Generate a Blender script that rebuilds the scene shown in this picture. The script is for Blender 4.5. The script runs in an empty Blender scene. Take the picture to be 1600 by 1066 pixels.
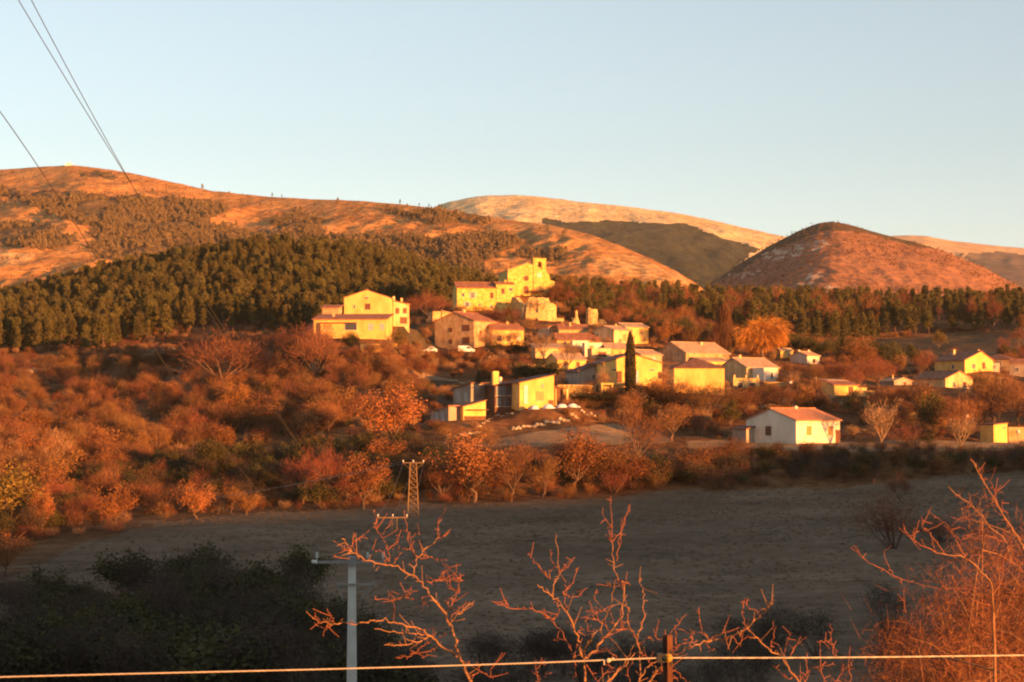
import bpy, math, random
import numpy as np
from mathutils import Vector, Matrix
random.seed(7); RNG = np.random.default_rng(7)
SC = bpy.context.scene; COL = SC.collection
R = math.radians

# ------------------------------------------------------------ camera, light, exposure
F = 2986.0                       # focal length in photo pixels (photo 1600 wide)
PITCH = math.atan(107 / F)
cam_data = bpy.data.cameras.new('camera'); cam = bpy.data.objects.new('camera', cam_data); COL.objects.link(cam)
cam_data.sensor_width = 36; cam_data.lens = 36 * F / 1600; cam_data.clip_start = 0.3; cam_data.clip_end = 30000
cam.location = (0, 0, 0); cam.rotation_euler = (R(90) + PITCH, 0, 0)
SC.camera = cam
SUN_EL, SUN_AZ = R(4.0), R(48)    # azimuth measured from straight behind the camera towards its right
world = bpy.data.worlds.new('World'); SC.world = world; world.use_nodes = True
wn = world.node_tree; bg = wn.nodes['Background']
sky = wn.nodes.new('ShaderNodeTexSky'); sky.sky_type = 'NISHITA'; sky.sun_disc = False
sky.sun_elevation = SUN_EL; sky.sun_rotation = math.pi - SUN_AZ
sky.altitude = 900; sky.air_density = 1.0; sky.dust_density = .5; sky.ozone_density = 1.6
hsv = wn.nodes.new('ShaderNodeHueSaturation'); hsv.inputs['Saturation'].default_value = .48; wn.links.new(sky.outputs[0], hsv.inputs['Color'])
wb = wn.nodes.new('ShaderNodeMix'); wb.data_type = 'RGBA'; wb.blend_type = 'MULTIPLY'; wb.inputs[0].default_value = 1; wb.inputs[7].default_value = (.90, 1.015, 1.06, 1)
wn.links.new(hsv.outputs[0], wb.inputs[6]); wn.links.new(wb.outputs[2], bg.inputs[0]); bg.inputs[1].default_value = 0.092
sd = bpy.data.lights.new('sun', 'SUN'); sd.energy = 5.0; sd.angle = R(0.5); sd.color = (1.0, 0.385, 0.085)
sun = bpy.data.objects.new('sun', sd); COL.objects.link(sun)
SD = Vector((math.sin(SUN_AZ) * math.cos(SUN_EL), -math.cos(SUN_AZ) * math.cos(SUN_EL), math.sin(SUN_EL)))
sun.rotation_euler = SD.to_track_quat('Z', 'Y').to_euler(); sun.location = SD * 200
SC.view_settings.view_transform = 'Standard'; SC.view_settings.look = 'None'
SC.view_settings.exposure = 1.85; SC.view_settings.gamma = 1; SC.view_settings.use_curve_mapping = False
SC.cycles.filter_width = 2.1; SC.cycles.max_bounces = 5

CT, ST = math.cos(PITCH), math.sin(PITCH)
def P(px, py, D):
    """world point seen at photo pixel (px, py) at forward distance D"""
    a = (px - 800) / F; b = (533 - py) / F
    y = CT - b * ST; z = ST + b * CT
    return np.array([a / y * D, D, z / y * D])
def V(px, py, D): return Vector(P(px, py, D))
def zpy(py, D): return P(800, py, D)[2]
def proj(x, y, z):
    """world -> photo pixels"""
    f = y * CT + z * ST; u = z * CT - y * ST
    return 800 + F * x / f, 533 - F * u / f

# ------------------------------------------------------------ numpy helpers
def vnoise(x, y, seed=0):
    xi = np.floor(x).astype(np.int64); yi = np.floor(y).astype(np.int64); fx = x - xi; fy = y - yi
    def h(a, b):
        n = (a * 374761393 + b * 668265263 + seed * 974634777) & 0xffffffff
        n = ((n ^ (n >> 13)) * 1274126177) & 0xffffffff
        return ((n ^ (n >> 16)) & 0xffff) / 65535.0
    sx = fx * fx * (3 - 2 * fx); sy = fy * fy * (3 - 2 * fy)
    return (h(xi, yi) * (1 - sx) + h(xi + 1, yi) * sx) * (1 - sy) + (h(xi, yi + 1) * (1 - sx) + h(xi + 1, yi + 1) * sx) * sy
def fbm(x, y, seed=0, oct=4):
    s = 0; a = 1; t = 0
    for i in range(oct):
        s = s + a * (vnoise(x, y, seed + i) - .5); t += a; a *= .5; x = x * 2.03 + 7.1; y = y * 2.03 + 3.3
    return s / t * 2
def inpoly(px, py, poly):
    px = np.asarray(px, float); py = np.asarray(py, float); ins = np.zeros(px.shape, bool); n = len(poly)
    for i in range(n):
        x1, y1 = poly[i]; x2, y2 = poly[(i + 1) % n]
        c = ((y1 > py) != (y2 > py)); c &= px < (x2 - x1) * (py - y1) / ((y2 - y1) if y2 != y1 else 1e-9) + x1
        ins ^= c
    return ins
def mk_mesh(name, verts, faces, mats, midx=None, smooth=False):
    me = bpy.data.meshes.new(name)
    verts = np.asarray(verts, np.float32)
    if isinstance(faces, np.ndarray):
        n, k = faces.shape
        me.vertices.add(len(verts)); me.vertices.foreach_set('co', verts.ravel())
        me.loops.add(n * k); me.loops.foreach_set('vertex_index', faces.astype(np.int32).ravel())
        me.polygons.add(n); me.polygons.foreach_set('loop_start', np.arange(0, n * k, k, dtype=np.int32))
    else:
        me.from_pydata([tuple(v) for v in verts.tolist()], [], faces)
    for m in (mats if isinstance(mats, (list, tuple)) else [mats]): me.materials.append(m)
    if midx is not None: me.polygons.foreach_set('material_index', np.asarray(midx, np.int32))
    if smooth: me.polygons.foreach_set('use_smooth', np.ones(len(me.polygons), bool))
    me.update(calc_edges=True); me.validate()
    return me

class MB:
    """collects simple shapes into one mesh"""
    def __init__(s): s.v = []; s.f = []
    def add(s, vs, fs):
        b = len(s.v); s.v += [tuple(v) for v in vs]; s.f += [tuple(b + i for i in f) for f in fs]; return s
    def box(s, x0, x1, y0, y1, z0, z1):
        return s.add([(x0,y0,z0),(x1,y0,z0),(x1,y1,z0),(x0,y1,z0),(x0,y0,z1),(x1,y0,z1),(x1,y1,z1),(x0,y1,z1)],
                     [(0,3,2,1),(4,5,6,7),(0,1,5,4),(1,2,6,5),(2,3,7,6),(3,0,4,7)])
    def cbox(s, c, sx, sy, sz): return s.box(c[0]-sx/2, c[0]+sx/2, c[1]-sy/2, c[1]+sy/2, c[2]-sz/2, c[2]+sz/2)
    def prism(s, poly, axis, a, b):
        """poly in the plane across axis ('x': (y,z), 'y': (x,z), 'z': (x,y))"""
        def m(p, t): return {'x': (t, p[0], p[1]), 'y': (p[0], t, p[1]), 'z': (p[0], p[1], t)}[axis]
        n = len(poly); vs = [m(p, a) for p in poly] + [m(p, b) for p in poly]
        fs = [tuple(range(n))[::-1], tuple(range(n, 2*n))] + [(i, (i+1) % n, n+(i+1) % n, n+i) for i in range(n)]
        return s.add(vs, fs)
    def tube(s, pts, rad, n=6, cap=True):
        pts = [Vector(p) for p in pts]; rad = [rad]*len(pts) if not hasattr(rad, '__len__') else rad
        b = len(s.v); up = Vector((0.13, 0.21, 1)).normalized(); prev = None
        for i, p in enumerate(pts):
            t = (pts[min(i+1, len(pts)-1)] - pts[max(i-1, 0)]).normalized()
            if prev is None: a = t.cross(up); a = a.normalized() if a.length > .05 else t.cross(Vector((1, 0, 0))).normalized()
            else: a = (prev - t * prev.dot(t)).normalized()
            prev = a; c = t.cross(a)
            for k in range(n):
                w = 2*math.pi*k/n; s.v.append(tuple(p + (a*math.cos(w) + c*math.sin(w))*rad[i]))
        for i in range(len(pts)-1):
            for k in range(n):
                s.f.append((b+i*n+k, b+i*n+(k+1) % n, b+(i+1)*n+(k+1) % n, b+(i+1)*n+k))
        if cap: s.f.append(tuple(b+k for k in range(n))[::-1]); s.f.append(tuple(b+(len(pts)-1)*n+k for k in range(n)))
        return s
    def ball(s, c, r, seg=10, rings=6, sq=(1, 1, 1), jit=0):
        b = len(s.v); vs = [(0, 0, 1)]
        for i in range(1, rings):
            for k in range(seg):
                th = math.pi*i/rings; ph = 2*math.pi*k/seg; vs.append((math.sin(th)*math.cos(ph), math.sin(th)*math.sin(ph), math.cos(th)))
        vs.append((0, 0, -1)); o = []
        for v in vs:
            j = 1 + random.uniform(-jit, jit); o.append((c[0]+v[0]*r*sq[0]*j, c[1]+v[1]*r*sq[1]*j, c[2]+v[2]*r*sq[2]*j))
        fs = [(0, 1+k, 1+(k+1) % seg) for k in range(seg)]
        for i in range(rings-2):
            for k in range(seg): fs.append((1+i*seg+k, 1+(i+1)*seg+k, 1+(i+1)*seg+(k+1) % seg, 1+i*seg+(k+1) % seg))
        l = len(vs)-1; fs += [(l, 1+(rings-2)*seg+(k+1) % seg, 1+(rings-2)*seg+k) for k in range(seg)]
        return s.add(o, fs)
    def xform(s, M, start=0):
        for i in range(start, len(s.v)): s.v[i] = tuple(M @ Vector(s.v[i]))
        return s
    def build(s, name, mat, parent=None, smooth=False, loc=None):
        o = bpy.data.objects.new(name, mk_mesh(name, s.v, s.f, mat, smooth=smooth)); COL.objects.link(o)
        if parent: o.parent = parent
        if loc is not None: o.location = loc
        return o
def tag(o, label=None, cat=None, group=None, kind=None):
    if label: o['label'] = label
    if cat: o['category'] = cat
    if group: o['group'] = group
    if kind: o['kind'] = kind
    return o
def empty(name, loc, label, cat, rz=0, group=None):
    o = bpy.data.objects.new(name, None); COL.objects.link(o); o.location = loc; o.rotation_euler = (0, 0, rz); o.empty_display_size = .5
    return tag(o, label, cat, group)

# ------------------------------------------------------------ materials
def mat(name, c1, c2=None, scale=3.0, rough=.9, bump=0., bscale=None, obj_rand=0., detail=5, metal=0., stretch=None, spec=.2, c3=None):
    m = bpy.data.materials.new(name); m.use_nodes = True; nt = m.node_tree; N = nt.nodes; L = nt.links
    b = N['Principled BSDF']; b.inputs['Roughness'].default_value = rough; b.inputs['Metallic'].default_value = metal
    b.inputs['Specular IOR Level'].default_value = spec
    c2 = c2 or c1
    tc = N.new('ShaderNodeTexCoord'); mp = N.new('ShaderNodeMapping'); L.new(tc.outputs['Object'], mp.inputs[0])
    if stretch: mp.inputs['Scale'].default_value = stretch
    nz = N.new('ShaderNodeTexNoise'); nz.inputs['Scale'].default_value = scale; nz.inputs['Detail'].default_value = detail
    L.new(mp.outputs[0], nz.inputs[0])
    rp = N.new('ShaderNodeValToRGB'); L.new(nz.outputs[0], rp.inputs[0])
    rp.color_ramp.elements[0].position = .35; rp.color_ramp.elements[1].position = .65
    rp.color_ramp.elements[0].color = (*c1, 1); rp.color_ramp.elements[1].color = (*c2, 1)
    if c3: e = rp.color_ramp.elements.new(.78); e.color = (*c3, 1)
    out = rp.outputs[0]
    if obj_rand:
        oi = N.new('ShaderNodeObjectInfo'); hs = N.new('ShaderNodeHueSaturation')
        mr = N.new('ShaderNodeMapRange'); mr.inputs[3].default_value = 1 - obj_rand; mr.inputs[4].default_value = 1 + obj_rand
        L.new(oi.outputs['Random'], mr.inputs[0]); L.new(mr.outputs[0], hs.inputs['Value'])
        m2 = N.new('ShaderNodeMath'); m2.operation = 'MULTIPLY'; m2.inputs[1].default_value = 17.3; L.new(oi.outputs['Random'], m2.inputs[0])
        m3 = N.new('ShaderNodeMath'); m3.operation = 'FRACT'; L.new(m2.outputs[0], m3.inputs[0])
        mr2 = N.new('ShaderNodeMapRange'); mr2.inputs[3].default_value = .5 - obj_rand*.035; mr2.inputs[4].default_value = .5 + obj_rand*.045
        L.new(m3.outputs[0], mr2.inputs[0]); L.new(mr2.outputs[0], hs.inputs['Hue'])
        L.new(out, hs.inputs['Color']); out = hs.outputs[0]
    L.new(out, b.inputs['Base Color'])
    if bump:
        n2 = N.new('ShaderNodeTexNoise'); n2.inputs['Scale'].default_value = bscale or scale*3; n2.inputs['Detail'].default_value = 4
        L.new(mp.outputs[0], n2.inputs[0]); bp = N.new('ShaderNodeBump'); bp.inputs['Strength'].default_value = 1; bp.inputs['Distance'].default_value = bump
        L.new(n2.outputs[0], bp.inputs['Height']); L.new(bp.outputs[0], b.inputs['Normal'])
    return m
def roofmat(name, c1, c2):
    m = mat(name, c1, c2, scale=1.1, rough=.9, detail=6); nt = m.node_tree; N = nt.nodes; L = nt.links
    tc = [n for n in N if n.type == 'TEX_COORD'][0]; w = N.new('ShaderNodeTexWave'); w.inputs['Scale'].default_value = 1.4; w.bands_direction = 'X'
    w.inputs['Distortion'].default_value = 1.5; L.new(tc.outputs['Object'], w.inputs[0])
    bp = N.new('ShaderNodeBump'); bp.inputs['Distance'].default_value = .06; L.new(w.outputs[0], bp.inputs['Height']); L.new(bp.outputs[0], N['Principled BSDF'].inputs['Normal'])
    return m
M = dict(
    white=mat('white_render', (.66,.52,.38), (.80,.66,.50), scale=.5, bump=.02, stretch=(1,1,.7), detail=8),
    whitegrey=mat('shade_white_render', (.27,.20,.15), (.42,.325,.25), scale=.9, bump=.02, stretch=(1,1,.35), detail=8),  # white render darkened in its colour for walls lying in shade
    cream=mat('cream_render', (.52,.31,.13), (.78,.50,.24), scale=.7, bump=.03, stretch=(1,1,.6), detail=8),
    yellow=mat('yellow_render', (.62,.355,.10), (.84,.50,.15), scale=.7, bump=.02, stretch=(1,1,.6), detail=8),
    tan=mat('tan_render', (.36,.20,.09), (.56,.35,.18), scale=.9, bump=.03, detail=8),
    stone=mat('church_stone', (.50,.29,.065), (.84,.52,.13), scale=1.3, bump=.10, bscale=2.2),
    rubble=mat('rubble_stone', (.38,.24,.09), (.64,.44,.18), scale=1.8, bump=.14, bscale=2.4, c3=(.74,.54,.26)),
    rock=mat('pale_rock', (.32,.24,.16), (.58,.46,.32), scale=1.2, bump=.15, bscale=2.5),
    roof=roofmat('clay_tiles', (.26,.10,.055), (.40,.18,.10)),
    roof_light=roofmat('orange_clay_tiles', (.46,.18,.09), (.56,.26,.14)),
    roof_dark=roofmat('dark_clay_tiles', (.15,.07,.05), (.23,.11,.075)),
    roof_pale=roofmat('old_pale_tiles', (.40,.24,.14), (.56,.38,.24)),
    shutter=mat('brown_shutter', (.13,.05,.03), (.17,.07,.04), scale=2, rough=.6),
    shutter_orange=mat('varnished_shutter', (.42,.21,.07), (.5,.26,.09), scale=2, rough=.5),
    shutter_grey=mat('grey_shutter', (.34,.32,.33), (.42,.40,.40), scale=2, rough=.6),
    glass=mat('window_glass', (.05,.05,.055), (.07,.07,.075), scale=1, rough=.25, spec=.5),
    glass_pale=mat('curtained_glass', (.34,.36,.42), (.42,.44,.50), scale=1, rough=.3, spec=.5),
    frame=mat('window_frame', (.5,.42,.32), (.56,.48,.38), scale=2),
    wood=mat('dark_wood', (.11,.05,.03), (.16,.08,.045), scale=3),
    metal=mat('galvanised_steel', (.22,.20,.18), (.30,.28,.26), scale=3, rough=.6, metal=.3),
    steel_lit=mat('sunlit_lattice_steel', (.18,.11,.055), (.26,.165,.085), scale=3, rough=.6),  # warm glow of low sun on steel put into the colour
    rust=mat('rusty_post', (.09,.035,.02), (.15,.06,.03), scale=30, rough=.8, bump=.001),
    concrete=mat('pole_concrete', (.50,.47,.42), (.58,.55,.50), scale=2, bump=.01),
    ceramic=mat('insulator_ceramic', (.62,.60,.56), (.7,.68,.64), scale=3, rough=.3),
    ceramic_y=mat('insulator_yellow', (.30,.17,.03), (.36,.21,.04), scale=3, rough=.5),
    black=mat('black_plastic', (.03,.03,.03), scale=3, rough=.5),
    cable=mat('power_cable', (.07,.06,.05), scale=1, rough=.7),
    fencewire=mat('fence_wire', (.46,.38,.30), (.56,.48,.38), scale=40, rough=.5),
    carwhite=mat('white_car_paint', (.72,.72,.72), scale=1, rough=.3, spec=.5),
    cardark=mat('dark_car_paint', (.08,.07,.08), scale=1, rough=.3, spec=.5),
    tyre=mat('tyre_rubber', (.03,.03,.03), scale=1), cloth=mat('white_fleece', (.62,.62,.64), (.74,.74,.76), scale=3, bump=.02),
    bark=mat('grey_brown_bark', (.10,.06,.04), (.16,.10,.07), scale=6, obj_rand=.2),
    bark_pale=mat('pale_bark', (.19,.12,.075), (.27,.18,.11), scale=5, obj_rand=.15),
    bark_orange=mat('fruit_tree_bark', (.20,.095,.045), (.32,.16,.08), scale=25, bump=.002, bscale=60, c3=(.38,.22,.12)),
    twig=mat('red_brown_twigs', (.125,.053,.022), (.23,.105,.044), scale=.6, obj_rand=.35),
    twig_red=mat('dark_red_twigs', (.14,.045,.025), (.21,.078,.042), scale=.6, obj_rand=.25),
    twig_pale=mat('pale_brown_twigs', (.26,.14,.07), (.36,.21,.11), scale=.6, obj_rand=.2),
    thorn=mat('thorny_twigs', (.13,.045,.02), (.24,.09,.038), scale=9),
    twig_near=mat('young_red_shoots', (.20,.065,.035), (.30,.11,.055), scale=20),
    oakleaf=mat('dry_oak_leaves', (.22,.082,.026), (.31,.125,.042), scale=.6, obj_rand=.25),
    oakbrown=mat('brown_oak_leaves', (.15,.06,.022), (.24,.105,.038), scale=.6, obj_rand=.3),
    willow=mat('orange_willow_shoots', (.40,.16,.03), (.52,.23,.045), scale=.6),
    pine=mat('pine_needles', (.066,.056,.018), (.122,.098,.030), scale=.35, obj_rand=.3),
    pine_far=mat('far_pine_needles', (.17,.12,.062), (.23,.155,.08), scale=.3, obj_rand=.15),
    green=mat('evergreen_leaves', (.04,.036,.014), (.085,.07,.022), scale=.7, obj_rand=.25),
    greenyellow=mat('yellow_green_leaves', (.10,.065,.015), (.17,.11,.026), scale=.7, obj_rand=.15),
    cypress=mat('cypress_leaves', (.04,.032,.012), (.075,.055,.02), scale=.9),
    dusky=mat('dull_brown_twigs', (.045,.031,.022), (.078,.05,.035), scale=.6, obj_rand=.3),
    dry=mat('dry_grass_blades', (.14,.10,.06), (.20,.145,.09), scale=.5, obj_rand=.1),
)

# ------------------------------------------------------------ pads under the buildings are collected before the ground is built
PADS = []       # x, y, z, inner radius, outer radius
def pad(px, py, D, r, fall=9): p = P(px, py, D); PADS.append((p[0], p[1], p[2], r, r + fall)); return p

COLS = np.array([-300, 0, 200, 400, 600, 700, 800, 1000, 1200, 1400, 1600, 1900.])
ROWS = {100: [1125]*12, 130: [1052]*12,
 160: [985,980,975,968,962,960,960,958,955,950,945,940], 200: [905,900,893,892,893,893,892,890,885,875,865,860],
 230: [860,856,848,842,840,835,832,828,822,812,802,795], 260: [825,822,812,805,803,798,797,793,786,775,765,760],
 275: [800,800,795,795,790,786,784,778,768,757,745,740], 287: [780,778,776,775,768,755,748,745,728,722,722,715],
 300: [755,752,752,752,732,718,706,700,693,692,692,690], 330: [700,700,703,700,670,672,648,662,660,655,655,650],
 360: [655,658,658,640,612,622,615,612,625,625,625,620], 400: [610,615,612,572,548,572,572,578,597,600,600,600],
 440: [588,590,585,550,524,535,530,542,577,580,580,580], 480: [568,570,562,538,512,500,492,517,560,563,565,565],
 520: [550,548,543,528,505,490,485,503,545,550,552,550], 560: [534,530,517,502,487,480,480,495,530,535,537,535],
 620: [516,508,480,456,458,472,475,487,512,517,519,515], 680: [506,496,455,424,436,460,472,482,497,500,500,495],
 740: [498,488,432,396,420,456,472,481,488,490,488,480], 800: [500,490,440,408,432,462,475,488,492,494,492,486]}
_D = sorted(ROWS); _zt = np.array([[zpy(v, d) for v in ROWS[d]] for d in _D])
_D2 = np.array([60.] + _D + [900., 1200., 5000.])
_zt = np.vstack([np.full((1, 12), -13.2), _zt, np.full((1, 12), 26.), np.full((1, 12), 12.), np.full((1, 12), -10.)])
_ua = np.arange(-1200, 2821, 20.); _da = np.arange(60, 1300.1, 4.)
_tmp = np.array([np.interp(_ua, COLS, r) for r in _zt])
_dense = np.array([np.interp(_da, _D2, _tmp[:, j]) for j in range(len(_ua))]).T
def _blur(a, k, ax):
    w = np.hanning(k + 2)[1:-1]; w /= w.sum(); pd = [(0, 0), (0, 0)]; pd[ax] = (k // 2, k // 2)
    return np.apply_along_axis(lambda r: np.convolve(r, w, 'valid'), ax, np.pad(a, pd, mode='edge'))
_dense = _blur(_blur(_dense, 9, 1), 5, 0)
SX, SY = math.sin(SUN_AZ), -math.cos(SUN_AZ); CX, CY = -SY, SX
def G(x, y):
    x = np.atleast_1d(np.asarray(x, float)); y = np.atleast_1d(np.asarray(y, float))
    yy = np.maximum(y, 60); u = np.clip(800 + F * x / yy, -1199, 2799); d = np.clip(y, 60, 1299)
    fu = (u + 1200) / 20; fd = (d - 60) / 4; iu = np.minimum(fu.astype(int), len(_ua) - 2); idd = np.minimum(fd.astype(int), len(_da) - 2)
    tu = fu - iu; td = fd - idd
    z = (_dense[idd, iu]*(1-tu) + _dense[idd, iu+1]*tu)*(1-td) + (_dense[idd+1, iu]*(1-tu) + _dense[idd+1, iu+1]*tu)*td
    z = np.where(y > 1290, np.interp(y, [1290, 5000], [8, -20]), z)
    near = np.interp(y, [-400, 8, 20, 60], [-3.0, -3.7, -5.4, -13.2]); z = np.where(y < 60, near, z)
    far = np.clip((y - 285) / 60, 0, 1)
    z = z + fbm(x/14, y/14, 3) * (.10 + 1.0*far) + fbm(x/55, y/55, 5, 3) * (.25 + 2.2*far)
    for (hx, hy, hz, r0, r1) in PADS:
        dd = np.hypot(x - hx, y - hy); w = np.clip((r1 - dd) / (r1 - r0), 0, 1); w = w*w*(3 - 2*w); z = z*(1-w) + hz*w
    # unseen hill right behind the camera, crest shaped to lay shade over the field
    p = x*SX + y*SY; q = x*CX + y*CY
    crest = 9.0 - 2.2*np.exp(-((q-14)/15)**2) + 7.2*np.exp(-((q-250)/28)**2) + .8*np.exp(-((q-45)/16)**2) + 1.2*np.exp(-((q-184)/13)**2) + .9*np.exp(-((q-145)/26)**2) + .5*fbm(q/30, q*0, 9) - np.clip((q-310)/60, 0, 1)*7
    w = np.exp(-((p-150)/55)**2) * np.clip((p-35)/50, 0, 1)
    z = z*(1-w) + (crest)*w
    return z
def Gz(x, y): return float(G(x, y)[0])
_dm = np.concatenate([np.arange(62, 420, 1.5), np.arange(420, 800, 3)])
def hit(px, py):
    """first ground point seen at the pixel"""
    u = (px - 800) / F
    zz = G(u*_dm, _dm); pp = proj(u*_dm, _dm, zz)[1]
    k = np.nonzero(pp <= py)[0]
    if len(k) == 0: return None
    d = _dm[k[0]]; return (u*d, d, zz[k[0]])
# ------------------------------------------------------------ building kit
RECTS = []      # photo rectangles of buildings with their distance, to keep vegetation from covering them
def Rz(a): return Matrix.Rotation(a, 4, 'Z')
class Building:
    def __init__(s, name, label, cat, px, py, D, group=None):
        s.o = P(px, py, D); s.root = empty(name, s.o, label, cat, group=group)
        s.D = D; s.m = D / F
    def block(s, px, py, w, d, h, rot=0, roof='gable_x', rise=1.5, wall='cream', tiles='roof', D=None, over=.35, deep=4, name='wall',
              wins=(), chims=(), z0=0, rect=True, lean=0, padr=None):
        """box shaped block with its own roof; front looks to -y before turning by rot degrees"""
        D = D or s.D; c = P(px, py, D)
        loc = Vector(c - s.o); loc.z += z0; a = R(rot)
        if padr is None: padr = max(w, d) * .55
        if padr: PADS.append((c[0], c[1], c[2] + .02, padr, padr + 8))
        T = Matrix.Translation(loc) @ Rz(a)
        hw, hd = w/2, d/2; b = MB()
        if roof == 'gable_x': b.prism([(-hd, -deep), (hd, -deep), (hd, h), (0, h+rise), (-hd, h)], 'x', -hw, hw)
        elif roof == 'gable_y': b.prism([(-hw, -deep), (hw, -deep), (hw, h), (lean*hw, h+rise), (-hw, h)], 'y', -hd, hd)
        elif roof == 'shed_x': b.prism([(-hw, -deep), (hw, -deep), (hw, h+rise), (-hw, h)], 'y', -hd, hd)     # rises to +x
        elif roof == 'shed_nx': b.prism([(-hw, -deep), (hw, -deep), (hw, h), (-hw, h+rise)], 'y', -hd, hd)    # rises to -x
        elif roof == 'shed_y': b.prism([(-hd, -deep), (hd, -deep), (hd, h+rise), (-hd, h)], 'x', -hw, hw)     # rises to the back
        else: b.box(-hw, hw, -hd, hd, -deep, h)
        b.xform(T); wallo = b.build(name, M[wall], s.root)
        rf = None
        if roof != 'flat' and tiles:
            r = MB(); o = over; th = .16; g = .02
            def slab(p, axis, a0, a1):
                r.prism(p, axis, a0, a1)
            if roof in ('gable_x', 'gable_y'):
                H = hd if roof == 'gable_x' else hw; L_ = hw if roof == 'gable_x' else hd; ax = roof[-1]
                k = lean*H if roof == 'gable_y' else 0
                s1 = rise/(H+k); s2 = rise/(H-k)
                slab([(-H-o, h-o*s1+g), (k, h+rise+g), (k, h+rise+th+g), (-H-o, h-o*s1+th+g)], ax, -L_-o*.6, L_+o*.6)
                slab([(k, h+rise+g), (H+o, h-o*s2+g), (H+o, h-o*s2+th+g), (k, h+rise+th+g)], ax, -L_-o*.6, L_+o*.6)
                n_r = max(3, int(L_*2/.8))
                for i in range(n_r):   # ridge tiles
                    t0 = -L_ - o*.5 + (2*L_+o)*i/n_r; t1 = t0 + (2*L_+o)/n_r*.94
                    slab([(k-.16, h+rise+th-.02), (k+.16, h+rise+th-.02), (k+.08, h+rise+th+.12), (k-.08, h+rise+th+.12)], ax, t0, t1)
            elif roof in ('shed_x', 'shed_nx'):
                k = rise/(2*hw); sg = 1 if roof == 'shed_x' else -1
                lo = -(hw+o)*sg; hi = (hw+o)*sg; q = [(lo, h-o*k+g), (hi, h+rise+o*k+g), (hi, h+rise+o*k+th+g), (lo, h-o*k+th+g)]
                slab(q, 'y', -hd-o, hd+o)
            elif roof == 'shed_y':
                k = rise/(2*hd); slab([(-hd-o, h-o*k+g), (hd+o, h+rise+o*k+g), (hd+o, h+rise+o*k+th+g), (-hd-o, h-o*k+th+g)], 'x', -hw-o, hw+o)
            elif roof == 'hip':
                e = o; z1 = h+g; rl = max(0, hw-hd)
                r.add([(-hw-e,-hd-e,z1),(hw+e,-hd-e,z1),(hw+e,hd+e,z1),(-hw-e,hd+e,z1),(-hw-e,-hd-e,z1+.12),(hw+e,-hd-e,z1+.12),(hw+e,hd+e,z1+.12),(-hw-e,hd+e,z1+.12),(-rl,0,h+rise+.15),(rl,0,h+rise+.15)],
                      [(3,2,1,0),(0,1,5,4),(1,2,6,5),(2,3,7,6),(3,0,4,7),(4,5,9,8),(5,6,9),(6,7,8,9),(7,4,8)])
            r.xform(T); rf = r.build('roof', M[tiles], s.root)
        else:
            r = MB()      # parapet edge
            for q in ((-hw-.06, hw+.06, -hd-.06, -hd+.14), (-hw-.06, hw+.06, hd-.14, hd+.06), (-hw-.06, -hw+.14, -hd+.14, hd-.14), (hw-.14, hw+.06, -hd+.14, hd-.14)):
                r.box(*q, h, h+.12)
            r.xform(T); rf = r.build('parapet', M[wall], s.root)
        for wd in wins: s.window(T, hw, hd, *wd)
        for ch in chims:
            cx, cy, cz, chh = ch[:4]; cm = ch[4] if len(ch) > 4 else wall; cw = ch[5] if len(ch) > 5 else .55
            q = MB().box(cx-cw/2, cx+cw/2, cy-cw/2, cy+cw/2, cz-1.2, cz+chh)
            q.box(cx-cw/2-.07, cx+cw/2+.07, cy-cw/2-.07, cy+cw/2+.07, cz+chh+.003, cz+chh+.1)
            q.box(cx-cw/2+.06, cx+cw/2-.06, cy-cw/2+.06, cy+cw/2-.06, cz+chh+.103, cz+chh+.25)
            q.xform(T); q.build('chimney', M[cm], rf or s.root)
        if rect:
            cs = [T @ Vector((sx*hw, sy*hd, zz)) for sx in (-1, 1) for sy in (-1, 1) for zz in (0, h+rise)]
            pp = [proj(v.x+s.o[0], v.y+s.o[1], v.z+s.o[2]) for v in cs]
            RECTS.append((min(p[0] for p in pp), min(p[1] for p in pp), max(p[0] for p in pp), max(p[1] for p in pp), D))
        s.T = T; return T
    def window(s, T, hw, hd, face, u, z, w, h, kind='shutter', name='window'):
        """u along the face seen from outside (left negative), z sill height"""
        fr = {'f': Matrix.Translation((0, -hd, 0)), 'l': Matrix.Translation((-hw, 0, 0)) @ Rz(R(-90)),
              'r': Matrix.Translation((hw, 0, 0)) @ Rz(R(90))}[face]
        TT = T @ fr @ Matrix.Translation((u, 0, z))
        mats = dict(shutter='shutter', orange='shutter_orange', grey='shutter_grey', glass='glass', pale='glass_pale', hole='black', dark='glass', brown='glass', open='glass', door='shutter', doorg='glass_pale', slit='glass')
        f = MB(); t = .09; pr = .07
        fm = M['wood'] if kind == 'brown' else M['frame'] if kind not in ('orange', 'shutter', 'door') else M[mats[kind]]
        f.box(-w/2-t, w/2+t, -pr, .05, h, h+t).box(-w/2-t, -w/2, -pr, .05, 0, h).box(w/2, w/2+t, -pr, .05, 0, h)
        f.xform(TT); fo = f.build('door' if kind in ('door', 'doorg') else name, fm, s.root)
        p = MB()
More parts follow.
